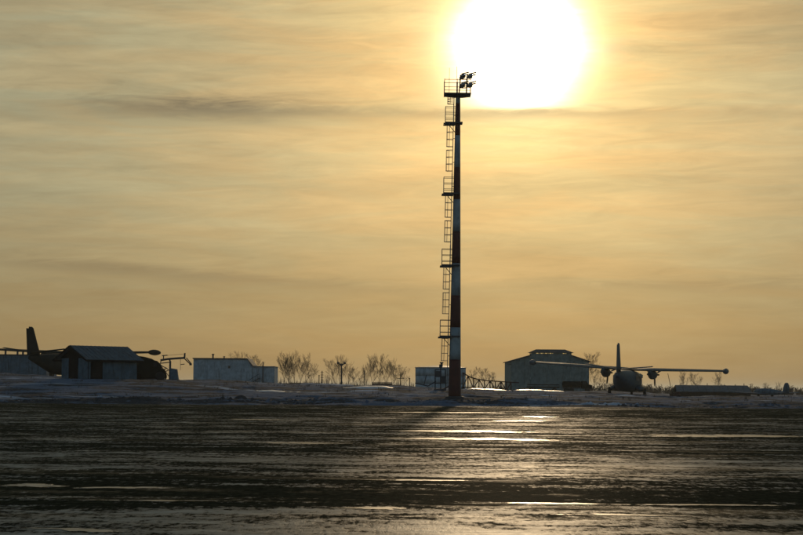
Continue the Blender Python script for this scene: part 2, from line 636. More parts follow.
# spots kept smooth for the machines that stand there
P1 = ground_at(627, 206)
P2 = ground_at(60, 200)
FLAT += [(P1.x, P1.y, 9.0), (P2.x, P2.y, 10.0)]
SHED = ground_at(88, 160)
FLAT += [(SHED.x, SHED.y + 2, 6.0)]
for q_px, q_Y, q_r in ((676, 200, 3), (714, 345, 14), (550, 300, 14), (785, 230, 5), (148, 172, 6), (576, 255, 7), (543, 262, 7)):
    q = ground_at(q_px, q_Y)
    FLAT.append((q.x, q.y, q_r))


def build_ground():
    # apron: one sheet, fine near the camera
    ys = np.concatenate([np.linspace(-60, 10, 12)[:-1], np.geomspace(10, 127, 260)])
    xs = np.concatenate([np.linspace(-400, -40, 20)[:-1], np.linspace(-40, 40, 200), np.linspace(40, 400, 20)[1:]])
    X, Y = np.meshgrid(xs, ys)
    Z = apron_full(X, Y)
    o = grid_mesh('apron', np.stack([X, Y, Z], -1).reshape(-1, 3), len(xs), len(ys), M_APRON)
    tag(o, kind='structure')
    ap = o
    # field of old snow with the ploughed bank along the apron
    us = np.concatenate([np.linspace(-1.0, -0.23, 60)[:-1], np.linspace(-0.23, 0.23, 430), np.linspace(0.23, 1.0, 60)[1:]])
    us = np.concatenate([[-3, -2, -1.4], us, [1.4, 2, 3]])
    ys = np.concatenate([np.arange(118.5, 142, 0.28), np.arange(142, 215, 0.8), np.arange(215, 420, 3.5), np.geomspace(420, 9000, 30)])
    U, Y = np.meshgrid(us, ys)
    X = U * Y
    Z = field_z(X.ravel(), Y.ravel()).reshape(X.shape)
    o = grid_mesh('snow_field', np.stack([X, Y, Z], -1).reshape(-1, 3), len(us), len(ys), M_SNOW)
    tag(o, kind='structure')
    # ground sheet far behind and beside
    m = MB().box((0, 0, -2.2), (24000, 24000, 0.6))
    tag(m.build('ground', M_FAR), kind='structure')
    return ap


APRON = build_ground()


def hit_apron(px, py):
    d = ray(px, py)
    y = 20.0
    for _ in range(40):
        z = float(apron_z(y))
        y = (z - EYE) / d.z * d.y
    return Vector((d.x * y / d.y, y, float(apron_z(y))))


# frozen puddles and scraps of packed snow lying on the apron
PATCHES = [(455, 431.5, 75, 1.2, 0), (478, 439.5, 105, 1.6, 1), (725, 436.2, 78, 1.6, 0), (376, 508, 36, 3.0, 0), (570, 503.5, 60, 1.6, 1),
           (28, 485.5, 40, 3.0, 0), (128, 487.5, 55, 1.8, 0), (150, 500.5, 85, 0.9, 0), (75, 530, 55, 2.4, 2), (300, 443, 55, 1.0, 0),
           (520, 421, 40, 1.0, 0), (430, 412.5, 60, 0.7, 0), (700, 505, 80, 1.3, 0), (620, 515, 60, 1.6, 0), (255, 419.5, 30, 0.6, 0),
           (420, 480.5, 55, 1.1, 0), (540, 417, 16, 1.2, 0)]


def build_patches():
    rnd = random.Random(5)
    for k, (px, py, hw, hh, tilt) in enumerate(PATCHES):
        hh = hh * (0.9 if k < 3 else 0.6)
        c = hit_apron(px, py)
        a = hit_apron(px, py - hh)
        e = hit_apron(px, py + hh)
        rx = hw * c.y / F
        ry = max(0.12, (a.y - e.y) / 2)
        n = 220
        tt = np.arange(n) / n * 2 * math.pi
        sd = 40 + k * 7
        w = 1 + 0.7 * fbm(np.cos(tt) * 1.3 + 9, np.sin(tt) * 1.3 + 9, sd, 3)
        jag = 0.55 * ry * fbm(np.cos(tt) * 6 + 30, np.sin(tt) * 2 + 30, sd + 3, 3)
        rings = []
        EDGE = ((1.12, 0.003, 0.0), (1.0, 0.006, 0.25), (0.85, 0.007, 0.5), (0.65, 0.007, 0.8), (0.4, 0.007, 1.0), (0.05, 0.007, 1.0))
        for s_, dz, _ in EDGE:
            x = c.x + rx * np.cos(tt) * w * s_
            y = c.y + (ry * np.sin(tt) * np.abs(np.sin(tt)) ** 0.8 * w + jag) * s_ - tilt * 0.5 * ry * np.cos(tt) * s_
            z = apron_full(x, y) + dz
            rings.append(list(zip(x.tolist(), y.tolist(), z.tolist())))
        o = fix_normals(MB().loft(rings).build('ice_patch', M_PATCH, APRON, True))
        at_ = o.data.attributes.new('margin', 'FLOAT', 'POINT')
        at_.data.foreach_set('value', np.repeat([e_[2] for e_ in EDGE], n).astype(np.float32))


build_patches()

# ------------------------------------------------------------------ floodlight mast
def build_mast():
    Y = 133.0
    b = ground_at(454.6, Y, 0.25)
    s = Y / F                                        # metres per photo pixel there
    zr = lambda py: at(455, py, Y).z - b.z           # height above the base of a photo row
    t = thing('floodlight_mast', 'tall tapered red and white banded floodlight mast with ladder and platforms on snow bank', 'light mast', b)
    t.rotation_euler = (0, R(0.35), 0)
    top = zr(96)
    rad = lambda z: 0.43 + (0.155 - 0.43) * (z / top) ** 0.9
    cuts = [0.0] + [zr(359.5 - 32 * k) for k in range(9)] + [top]
    for k in range(len(cuts) - 1):
        a, e = cuts[k], cuts[k + 1]
        prof = [(rad(a + (e - a) * i / 4), a + (e - a) * i / 4) for i in range(5)]
        MB().lathe(prof, 32).build('pole_band', M_RED if k % 2 == 0 else M_WHITE, t, True)
    MB().lathe([(0.62, 0.0), (0.62, 0.30), (0.52, 0.34)], 24).build('base_flange', M_DARK, t)

    rows = [336.5, 265.5, 193.8, 123.3]
    for k, py in enumerate(rows):
        z = zr(py)
        r = rad(z)
        x0, x1 = -r - 0.68, r + (0.14 if k == 3 else -0.05)
        dep = 0.45
        p = MB()
        p.box(((x0 + x1) / 2, 0, z), (x1 - x0, dep * 2, 0.10))
        p.box(((x0 - r) / 2 - 0.05, dep - 0.03, z - 0.08), (abs(x0 + r) + 0.1, 0.05, 0.10))
        p.box(((x0 - r) / 2 - 0.05, -dep + 0.03, z - 0.08), (abs(x0 + r) + 0.1, 0.05, 0.10))
        p.tube((x0 + 0.25, 0, z - 0.1), (-rad(z - 0.6), 0, z - 0.6), 0.025)
        pl = p.build('platform', M_DARK, t)
        q = MB()
        for (x, y) in ((x0 + 0.03, -dep + .03), (x0 + 0.03, dep - .03), (-r - 0.10, -dep + .03), (-r - 0.10, dep - .03), (x0 + 0.03, 0)):
            q.tube((x, y, z), (x, y, z + 1.08), 0.019)
        for h in (0.28, 0.68, 1.08):
            q.path([(-r + .05, -dep + .03, z + h), (x0 + .03, -dep + .03, z + h), (x0 + .03, dep - .03, z + h), (-r + .05, dep - .03, z + h)], 0.018)
        q.box((x0 + .015, 0, z + 0.13), (0.012, dep * 2, 0.14))
        q.build('guard_rail', M_STEEL, pl)

    # ladder in runs from platform to platform, each run inside a hooped cage made in two lengths
    ends = [0.9] + [zr(p) for p in rows] + [zr(96)]
    for k in range(len(ends) - 1):
        a, e = ends[k], ends[k + 1]
        l = MB()
        off = 0.10
        for y in (-0.19, 0.19):
            l.tube((-rad(a) - off, y, a), (-rad(e) - off, y, e + (1.35 if k < 4 else 0)), 0.022)
        z = a + 0.15
        while z < e:
            l.tube((-rad(z) - off, -0.19, z), (-rad(z) - off, 0.19, z), 0.014)
            z += 0.32
        z = a + 0.5
        while z < e:
            l.tube((-rad(z) + 0.03, 0, z), (-rad(z) - off, 0, z), 0.02)
            z += 1.6
        lad = l.build('ladder', M_STEEL, t)
        if k == 0:
            spans = [(e - 1.62, e - 0.14)]
        elif k == 4:
            spans = [(e - 0.55, e - 0.05)]
        else:
            spans = [(e - 1.58, e - 0.12), (e - 3.22, e - 1.82)]
        for (c0, c1) in spans:
            g = MB()
            nh = 4
            for i in range(nh):
                z = c0 + (c1 - c0) * i / (nh - 1)
                xr = -rad(z) - off
                pts = [Vector((xr - 0.44 * math.sin(math.pi * j / 10), -0.25 * math.cos(math.pi * j / 10) * 1.0, z)) for j in range(11)]
                g.path(pts, 0.021, 4)
            for ang in (36, 63, 90, 117, 144):
                ca, sa = math.cos(R(ang)), math.sin(R(ang))
                g.tube((-rad(c0) - off - 0.44 * sa, -0.25 * ca, c0), (-rad(c1) - off - 0.44 * sa, -0.25 * ca, c1), 0.018, n=4)
            g.build('safety_cage', M_STEEL, lad)

    # head: basket with railing and two tiers of floodlights
    z = top
    x0, x1 = (444 - 458.2) * s, (471 - 458.2) * s
    h = MB()
    ring0 = [(x * 0.35, y * 0.35, z - 0.10) for x, y in ((x0, -0.75), (x1, -0.75), (x1, 0.75), (x0, 0.75))]
    ring1 = [(x, y, z + 0.04) for x, y in ((x0, -0.75), (x1, -0.75), (x1, 0.75), (x0, 0.75))]
    ring2 = [(x, y, z + 0.12) for x, y in ((x0, -0.75), (x1, -0.75), (x1, 0.75), (x0, 0.75))]
    h.loft([ring0, ring1, ring2])
    hp = fix_normals(h.build('head_platform', M_DARK, t))
    q = MB()
    for x in (x0 + .02, -0.05, x1 - .03):
        for y in (-0.73, 0.73):
            q.tube((x, y, z), (x, y, z + 1.05), 0.02)
    for hh in (0.5, 1.0):
        q.path([(x1 - .03, -0.73, z + hh), (x0 + .02, -0.73, z + hh), (x0 + .02, 0.73, z + hh), (x1 - .03, 0.73, z + hh)], 0.019)
    q.tube((x0 + .35, 0, z), (x0 + .35, 0, z + 1.9), 0.014)
    q.tube((-0.10, 0.1, z), (-0.10, 0.1, z + 2.0), 0.014)
    q.build('head_rail', M_STEEL, hp)
    fr = MB()
    for y in (-0.5, 0.5):
        fr.tube((0.06, y, z), (0.16, y, z + 1.35), 0.035)
        fr.tube((0.55, y, z), (0.60, y, z + 1.35), 0.035)
    for hh in (0.62, 1.22):
        for x in (0.12, 0.58):
            fr.tube((x, -0.9, z + hh), (x, 0.9, z + hh), 0.03)
        fr.tube((0.12, -0.5, z + hh), (0.58, -0.5, z + hh), 0.03)
        fr.tube((0.12, 0.5, z + hh), (0.58, 0.5, z + hh), 0.03)
    fr.build('lamp_frame', M_DARK, t)
    for hh in (0.62, 1.22):
        for x in (0.22, 0.72):
            for y in (-0.55, 0.30):
                rot = Matrix.Rotation(R(-14), 3, 'Y') @ Matrix.Rotation(0.15 * y, 3, 'Z')
                c = Vector((x + 0.10, y, z + hh + 0.10))
                f = MB().box(c, (0.24, 0.36, 0.15), rot=rot)
                f.box(c + rot @ Vector((-0.17, 0, 0)), (0.12, 0.2, 0.10), rot=rot)
                fo = f.build('floodlight', M_LAMP, t)
                v = MB().box(c + rot @ Vector((0.16, 0, 0.10)), (0.50, 0.40, 0.03), rot=rot)
                v.build('visor', M_DARK, fo)
                MB().box(c + rot @ Vector((0.128, 0, 0)), (0.012, 0.32, 0.12), rot=rot).build('lens', M_WINDOW, fo)
                for by in (-0.19, 0.19):
                    MB().tube(c + Vector((0, by, 0)), c + Vector((0, by, -0.16)), 0.016).build('bracket', M_DARK, fo)
    return t


build_mast()

# ------------------------------------------------------------------ twin-engined high wing aircraft
def airfoil(chord, thick, n=8):
    up, lo = [], []
    for i in range(n + 1):
        u = 0.5 - 0.5 * math.cos(math.pi * i / n)
        yt = 5 * thick * (0.2969 * math.sqrt(u) - 0.126 * u - 0.3516 * u * u + 0.2843 * u ** 3 - 0.1036 * u ** 4)
        up.append((u * chord, yt * chord + 0.02 * chord * math.sin(math.pi * u)))
        lo.append((u * chord, -yt * chord + 0.02 * chord * math.sin(math.pi * u)))
    return up + lo[-2:0:-1]


def build_aircraft(label, dark=False):
    body = M_OLIVE if dark else M_PLANE
    t = thing('aircraft', label, 'aircraft', (0, 0, 0))
    # nose +y, origin on the ground between the main wheels
    # fuselage sections: y, half width, z bottom, z top, roundness
    secs = [(5.55, 0.06, 1.05, 1.17), (5.3, 0.30, 0.80, 1.42), (4.7, 0.60, 0.52, 1.72), (3.9, 0.86, 0.36, 1.98), (3.2, 1.00, 0.30, 2.36),
            (2.4, 1.06, 0.28, 2.50), (0.5, 1.08, 0.28, 2.54), (-1.6, 1.08, 0.30, 2.54), (-3.0, 1.00, 0.48, 2.52), (-4.6, 0.78, 0.86, 2.46),
            (-6.2, 0.50, 1.28, 2.36), (-7.6, 0.26, 1.62, 2.26), (-8.4, 0.08, 1.85, 2.12)]
    n = 28
    rings = []
    for (y, hw, zb, zt) in secs:
        hw = hw * (1.10 if -3.5 < y < 3.5 else 1.05)
        c, hz = (zb + zt) / 2, (zt - zb) / 2
        ring = []
        for i in range(n):
            a = 2 * math.pi * i / n
            e = 2 / 2.5
            ring.append((hw * math.copysign(abs(math.cos(a)) ** e, math.cos(a)), y, c + hz * math.copysign(abs(math.sin(a)) ** e, math.sin(a))))
        rings.append(ring)
    fus = fix_normals(MB().loft(rings).build('fuselage', body, t, True))
    if not dark:
        fus.data.materials.append(M_BELLY)
        for p in fus.data.polygons:
            if p.center.z < 1.15 + max(0, -p.center.y - 3.0) * 0.20:
                p.material_index = 1
    for sx in (-1, 1):
        for k in range(6):
            MB().box((sx * 1.18, 2.0 - k * 0.82, 1.72), (0.03, 0.42, 0.46)).build('window', M_WINDOW, t)
        MB().box((sx * 0.74, 3.62, 1.98), (0.5, 0.55, 0.34), rot=Matrix.Rotation(R(-18), 3, 'X') @ Matrix.Rotation(R(-sx * 25), 3, 'Z')).build('windscreen', M_WINDOW, t)
    # wing halves
    for sx in (-1, 1):
        rr = []
        for (x, ch, yle, z) in ((0.0, 2.10, 1.30, 2.60), (2.6, 2.10, 1.30, 2.66), (6.0, 1.75, 1.12, 2.76), (9.75, 1.30, 0.88, 2.87)):
            rr.append([(sx * x, yle - u, z + v) for u, v in airfoil(ch, 0.16)])
        w = fix_normals(MB().loft(rr).build('wing', body, t, True))
        # flap and aileron as their own slim pieces behind the wing
        for nm, xa, xb, ca, cb in (('flap', 1.3, 5.6, 0.44, 0.36), ('aileron', 5.8, 9.5, 0.34, 0.26)):
            ta = lambda x: np.interp(x, (0, 2.6, 6.0, 9.75), (1.30 - 2.10, 1.30 - 2.10, 1.12 - 1.75, 0.88 - 1.30))
            tz = lambda x: np.interp(x, (0, 2.6, 6.0, 9.75), (2.60, 2.66, 2.76, 2.87))
            rg = [[(sx * x, float(ta(x)) + 0.03 - u, float(tz(x)) - 0.015 + v - 0.10 * u) for u, v in airfoil(c, 0.14, 5)] for x, c in ((xa, ca), (xb, cb))]
            fix_normals(MB().loft(rg).build(nm, body, w))
        # tip tank
        rg = []
        for k in range(11):
            u = k / 10
            r = 0.30 * math.sin(math.pi * min(1, max(0.0, u))) ** 0.55 if 0 < u < 1 else 0.015
            rg.append([(sx * 9.95 + r * math.cos(a), 1.55 - 3.1 * u, 2.86 + r * math.sin(a)) for a in [2 * math.pi * i / 16 for i in range(16)]])
        fix_normals(MB().loft(rg).build('tip_tank', M_BELLY if not dark else body, t, True))
        # engine nacelle with propeller
        rg = []
        for (y, r, zz) in ((2.55, 0.20, 2.20), (2.3, 0.34, 2.18), (1.7, 0.44, 2.16), (0.6, 0.46, 2.16), (-0.4, 0.38, 2.26), (-1.1, 0.18, 2.40), (-1.35, 0.04, 2.45)):
            rg.append([(sx * 2.42 + r * 0.95 * math.cos(a), y, zz + r * 1.05 * math.sin(a)) for a in [2 * math.pi * i / 18 for i in range(18)]])
        nc = fix_normals(MB().loft(rg).build('engine_nacelle', body, t, True))
        for q in (-1, 1):
            MB().tube((sx * 2.42 + q * 0.38, 1.75, 2.2), (sx * 2.42 + q * 0.58, 1.4, 2.18), 0.10, 0.09, 10).build('exhaust', M_DARK, nc)
        rg = []
        for (y, r) in ((2.53, 0.19), (2.7, 0.17), (2.88, 0.10), (2.98, 0.015)):
            rg.append([(sx * 2.42 + r * math.cos(a), y, 2.20 + r * math.sin(a)) for a in [2 * math.pi * i / 14 for i in range(14)]])
        fix_normals(MB().loft(rg).build('spinner', M_DARK, nc, True))
        for k in range(3):
            a = R(-90 + 120 * k + 4 * sx)
            ca, sa = math.cos(a), math.sin(a)
            rg = []
            for (rr_, ch, tw, th) in ((0.15, 0.10, 55, 0.08), (0.5, 0.20, 40, 0.05), (0.9, 0.19, 28, 0.035), (1.2, 0.12, 20, 0.02)):
                ct, st_ = math.cos(R(tw)), math.sin(R(tw))
                q = []
                for (u, v) in ((-ch / 2, 0), (0, th / 2), (ch / 2, 0), (0, -th / 2)):
                    lx, ly = u * ct - v * st_, u * st_ + v * ct       # across the disc, along the shaft
                    q.append((sx * 2.42 + ca * rr_ - sa * lx, 2.68 + ly, 2.20 + sa * rr_ + ca * lx))
                rg.append(q)
            fix_normals(MB().loft(rg).build('propeller_blade', M_DARK, nc))
        # tailplane
        rr = []
        for (x, ch, yle, z) in ((0.0, 1.45, -6.65, 2.52), (3.37, 0.95, -6.95, 2.52 + 3.37 * math.tan(R(7)))):
            rr.append([(sx * x, yle - u, z + v) for u, v in airfoil(ch, 0.12, 6)])
        fix_normals(MB().loft(rr).build('tailplane', body, t))
        # undercarriage blister, strut and wheel
        rg = []
        for (y, r) in ((1.5, 0.03), (1.2, 0.25), (0.5, 0.36), (-0.6, 0.34), (-1.3, 0.18), (-1.6, 0.03)):
            rg.append([(sx * 1.22 + r * 1.35 * math.cos(a), y, 0.68 + r * 0.9 * math.sin(a)) for a in [2 * math.pi * i / 14 for i in range(14)]])
        fix_normals(MB().loft(rg).build('gear_fairing', body if dark else M_BELLY, t, True))
        MB().tube((sx * 1.45, 0, 0.62), (sx * 1.80, 0, 0.36), 0.07).build('gear_strut', M_DARK, t)
        wheel(t, (sx * 1.82, 0, 0.355), 0.36, 0.27)
    # fin, dorsal fillet and rudder
    fn = MB().loft([[(v, -5.9 - u * 0.82, 2.15) for u, v in airfoil(2.9, 0.09)], [(v, -6.45 - u * 0.70, 3.0) for u, v in airfoil(2.6, 0.10)],
                    [(v, -7.65 - u * 0.58, 4.98) for u, v in airfoil(1.65, 0.12)], [(v, -7.95 - u * 0.5, 5.12) for u, v in airfoil(1.3, 0.11)]])
    fn = fix_normals(fn.build('fin', body, t, True))
    rd = MB().loft([[(v, -8.02 - u, 2.25) for u, v in airfoil(0.75, 0.10, 5)], [(v, -8.58 - u, 4.95) for u, v in airfoil(0.55, 0.10, 5)]])
    fix_normals(rd.build('rudder', body, fn))
    MB().tube((0, 3.7, 0.6), (0, 3.67, 0.25), 0.06).build('gear_strut', M_DARK, t)
    wheel(t, (0, 3.67, 0.27), 0.27, 0.2)
    return t


def wheel(parent, c, r, w):
    rg = []
    for (x, rr) in ((-w / 2, r * 0.62), (-w / 2, r * 0.88), (-w / 4, r), (w / 4, r), (w / 2, r * 0.88), (w / 2, r * 0.62)):
        rg.append([(c[0] + x, c[1] + rr * math.cos(a), c[2] + rr * math.sin(a)) for a in [2 * math.pi * i / 20 for i in range(20)]])
    o = fix_normals(MB().loft(rg).build('wheel', M_TYRE, parent, True))
    MB().tube((c[0] - w * 0.52, c[1], c[2]), (c[0] + w * 0.52, c[1], c[2]), r * 0.45, n=14).build('hub', M_STEEL, o)
    return o


def pose(o, base, heading, roll):
    """nose turned `heading` degrees right of +y, rolled right-side-down"""
    o.matrix_world = Matrix.Translation(base) @ Matrix.Rotation(-R(heading), 4, 'Z') @ Matrix.Rotation(R(roll), 4, 'Y')


pl1 = build_aircraft('twin propeller high wing aircraft with pale fuselage, seen from behind, right of the hangar')
pose(pl1, Vector((P1.x, 206, at(627, 394.6, 206).z)), 14.0, 2.4)
pl2 = build_aircraft('dark twin propeller aircraft with tall tail fin, parked behind the small shed', dark=True)
base2 = at(67, 378, 210)
pose(pl2, base2, 18.0, 1.0)

# ------------------------------------------------------------------ small shed
def build_shed():
    b = ground_at(88, 160, 0.10)
    th = R(40)
    t = thing('shed', 'small gabled shed with pale boarded walls and dark door openings, left foreground', 'shed', b, -th)
    W, L, He, Hr = 3.3, 5.3, 1.78, 2.72
    # origin at the near corner: x' runs -W..0 along the gable, y' 0..L along the side
    inner = MB().box((-W / 2, L / 2, He / 2), (W - 0.16, L - 0.16, He)).build('wall_core', M_WOOD, t)
    def boards(nm, a, e, side):
        k = max(1, round((e - a) / 0.22))
        for i in range(k):
            x = a + (e - a) * (i + 0.5) / k
            w = (e - a) / k - 0.012
            hh = He - 0.02
            if side == 'g':
                hh = He + (Hr - He) * (1 - abs(x + W / 2) / (W / 2)) * 0.0
                MB().box((x, -0.02, hh / 2), (w, 0.035, hh)).build(nm, M_SHEDW, t)
            else:
                MB().box((0.02, x, hh / 2), (0.035, w, hh)).build(nm, M_SHEDW, t)
    boards('board', -W + 0.10, -W + 0.95, 'g')
    boards('board', -W + 2.12, -0.02, 'g')
    boards('board', 0.02, 0.22, 's')
    boards('board', 1.50, L - 0.1, 's')
    MB().box((-W + 1.52, -0.012, He / 2 - 0.02), (1.10, 0.05, He - 0.05)).build('door', M_WOOD, t)
    MB().box((0.012, 0.86, He / 2 - 0.02), (0.05, 1.22, He - 0.05)).build('door', M_WOOD, t)
    g = MB().prism([(-W - 0.05, He - 0.02), (0.05, He - 0.02), (-W / 2, Hr - 0.05)], -0.06, 0.05)
    g.build('gable', M_WOOD, t)
    MB().prism([(-W - 0.05, He - 0.02), (0.05, He - 0.02), (-W / 2, Hr - 0.05)], L - 0.05, L + 0.02).build('gable', M_WOOD, t)
    # two roof slopes with standing seams and dark fascia
    for sx in (-1, 1):
        e = Vector((sx * (W / 2 + 0.35), 0, He - 0.20))
        r_ = Vector((0, 0, Hr))
        d = (r_ - e)
        nrm = Vector((d.z * sx, 0, abs(d.x))).normalized()
        m = MB()
        vs = []
        for yy in (-0.55, L + 0.35):
            for p in (e, r_):
                for o_ in (0, 0.07):
                    q = p + nrm * o_ + Vector((-W / 2, yy, 0))
                    vs.append(q)
        m.add(vs, [(0, 1, 3, 2), (4, 6, 7, 5), (0, 2, 6, 4), (1, 5, 7, 3), (0, 4, 5, 1), (2, 3, 7, 6)])
        ro = fix_normals(m.build('roof', M_ROOF2, t))
        k = 14
        sm = MB()
        for i in range(k + 1):
            yy = -0.5 + (L + 0.8) * i / k
            sm.tube(e + nrm * 0.075 + Vector((-W / 2, yy, 0)), r_ + nrm * 0.075 + Vector((-W / 2, yy, 0)), 0.022, n=4)
        sm.build('roof_seam', M_ROOF2, ro)
        MB().box(e + Vector((-W / 2, L / 2 - 0.1, -0.03)), (0.05, L + 0.92, 0.16)).build('fascia', M_WOOD, ro)
        for yy in (-0.58,):
            MB().tube(e + Vector((-W / 2, yy, 0.0)), r_ + Vector((-W / 2, yy, 0.0)), 0.075, n=4).build('bargeboard', M_WOOD, ro)
    return t


build_shed()

# ------------------------------------------------------------------ hangar with a clerestory
def build_hangar():
    Y = 300.0
    s = Y / F
    b = ground_at(550, Y, 0.25)
    X = lambda px: (px - 550) * s
    zr = lambda py: at(550, py, Y).z - b.z
    t = thing('hangar', 'grey hangar with stepped roof lantern behind the left wing of the aircraft', 'hangar', b)
    D = 18.0
    ze, zm = zr(361.3), zr(355.6)
    x0, x1, a, e = X(511), X(589), X(531), X(571.5)
    w = MB().prism([(x0, 0), (x1, 0), (x1, ze), (e, zm), (a, zm), (x0, ze)], 0, D)
    wall = w.build('wall', M_WALL2, t)
    # wall panels stand proud with joints between them
    npan = 12
    for i in range(npan):
        xa = x0 + (x1 - x0) * i / npan
        xb = x0 + (x1 - x0) * (i + 1) / npan
        MB().box(((xa + xb) / 2, -0.05, ze / 2 + 0.1), (xb - xa - 0.05, 0.09, ze - 0.25)).build('wall_panel', M_WALL2, t)
    for i in range(2):
        MB().box((X(540 + 13 * i), -0.14, 1.5), (1.85, 0.08, 3.0)).build('door', M_WALL2, t)
    # aisle roofs
    for (xa, za, xb, zb) in ((x0 - 0.25, ze - 0.10, a, zm - 0.03), (x1 + 0.25, ze - 0.10, e, zm - 0.03)):
        q = MB().prism([(xa, za), (xb, zb), (xb, zb + 0.16), (xa, za + 0.14)], -0.35, D + 0.35)
        fix_normals(q.build('aisle_roof', M_ROOFD, t))
    # lantern: posts, glazing all round and a hipped lid
    zl0, zl1, zt = zm, zr(352.6), zr(349.2)
    Dl0, Dl1 = 0.2, 3.2
    sill = MB().box(((a + e) / 2, (Dl0 + Dl1) / 2, zl0 + 0.14), (e - a, Dl1 - Dl0, 0.3)).build('lantern_sill', M_WALL2, t)
    npn = 9
    for i in range(npn + 1):
        x = a + 0.06 + (e - a - 0.12) * i / npn
        for y in (Dl0 + 0.06, Dl1 - 0.06):
            MB().box((x, y, (zl0 + zl1) / 2 + 0.15), (0.13, 0.11, zl1 - zl0 - 0.2)).build('mullion', M_WALL2, sill)
    for i in range(npn):
        x = a + 0.06 + (e - a - 0.12) * (i + 0.5) / npn
        wdt = (e - a) / npn - 0.16
        solid = i in (0, 5, 6, 8)
        for y in (Dl0 + 0.06, Dl1 - 0.06):
            MB().box((x, y, (zl0 + zl1) / 2 + 0.15), (wdt, 0.02, zl1 - zl0 - 0.2)).build('pane', M_WALL2 if solid and y < 1 else M_GLASS, sill)
    ov = 0.35
    lid = MB().loft([[(a - ov, Dl0 - ov, zl1), (e + ov, Dl0 - ov, zl1), (e + ov, Dl1 + ov, zl1), (a - ov, Dl1 + ov, zl1)],
                     [(X(536.5), 1.2, zt), (X(565.5), 1.2, zt), (X(565.5), 2.2, zt), (X(536.5), 2.2, zt)]])
    fix_normals(lid.build('lantern_roof', M_ROOFD, t))
    MB().tube((X(507.5), 0.2, zr(364.5)), (x0 + 0.2, 0.2, zr(364.5)), 0.10, n=8).build('drain_spout', M_STEEL, t)
    MB().box((X(530.3), -0.16, zr(378.5)), (0.14, 0.12, 0.30)).build('sunlit_spot', M_WHITE, t)  # white box standing in for a sunlit bright spot, not a lamp
    return t


build_hangar()

# ------------------------------------------------------------------ flat building with annex
def corrugated(m, x0, x1, y, z0, z1, pitch=0.5, dep=0.06):
    k = int((x1 - x0) / pitch)
    for i in range(k):
        xa = x0 + (x1 - x0) * i / k
        xb = x0 + (x1 - x0) * (i + 1) / k
        m.box(((xa + xb) / 2, y - dep / 2, (z0 + z1) / 2), ((xb - xa) * 0.5, dep, z1 - z0))
    return m


def build_store():
    Y = 280.0
    s = Y / F
    b = ground_at(228, Y, 0.5)
    X = lambda px: (px - 228) * s
    zr = lambda py: at(228, py, Y).z - b.z
    t = thing('storage_building', 'pale flat roofed storage building with lower annex, between the shed and the bare trees', 'building', b)
    z1, z2 = zr(359.2), zr(366.8)
    MB().prism([(X(193.2), 0), (X(252), 0), (X(252), z2 + 0.1), (X(246.5), z1), (X(193.2), z1)], 0, 9).build('wall', M_WALL, t)
    MB().box(((X(252) + X(274)) / 2 + 0.02, 4.2, z2 / 2), (X(274) - X(252), 8, z2)).build('annex_wall', M_WALL, t)
    for k in range(4):
        xa, xb = X(193.2) + k * 1.95, X(193.2) + (k + 1) * 1.95
        MB().box(((xa + xb) / 2, -0.04, z1 / 2 - 0.05), (1.90, 0.08, z1 - 0.2)).build('wall_panel', M_WALL, t)
    for k in range(2):
        MB().box((X(252) + 0.05 + 1.5 * (k + 0.5), 0.16, z2 / 2 - 0.05), (1.45, 0.08, z2 - 0.2)).build('wall_panel', M_WALL, t)
    fix_normals(MB().prism([(X(192.4), z1 + .01), (X(246.6), z1 + .01), (X(252.5), z2 + 0.12), (X(252.5), z2 + 0.24), (X(246.8), z1 + 0.16), (X(192.4), z1 + 0.16)], -0.25, 9.25).build('roof', M_ROOFD, t))
    MB().box(((X(252.6) + X(274.5)) / 2, 4.2, z2 + 0.07), (X(274.5) - X(252.6), 8.4, 0.12)).build('annex_roof', M_ROOF, t)
    for px, hh, rr in ((212, 0.75, 0.11), (223.2, 0.42, 0.09)):
        MB().lathe([(rr, z1 + 0.1), (rr, z1 + hh * 0.8), (rr * 1.7, z1 + hh * 0.82), (rr * 1.7, z1 + hh)], 12, (X(px), 1.0, 0)).build('roof_vent', M_DARK, t)
    MB().tube((X(262.8), -0.2, 0), (X(262.8), -0.2, zr(361.5)), 0.075, n=8).build('drain_pipe', M_DARK, t)
    st = MB()
    st.tube((X(249), -0.5, 0.35), (X(259.5), -0.3, 1.25), 0.05)
    st.tube((X(249), -0.5, 0.95), (X(259.5), -0.3, 1.85), 0.03)
    for k in range(6):
        f = k / 5
        xx = X(249) + (X(259.5) - X(249)) * f
        st.box((xx, -0.45, 0.3 + 0.9 * f), (0.28, 0.7, 0.05))
        st.tube((xx, -0.5, 0.0), (xx, -0.5, 0.95 + 0.9 * f), 0.022)
    st.build('outside_stair', M_DARK, t)
    MB().box((X(229), -0.10, zr(367)), (0.30, 0.07, 0.36)).build('window', M_WINDOW, t)
    MB().box((X(236), -0.10, 1.0), (0.95, 0.07, 2.05)).build('door', M_WALL, t)
    return t


build_store()

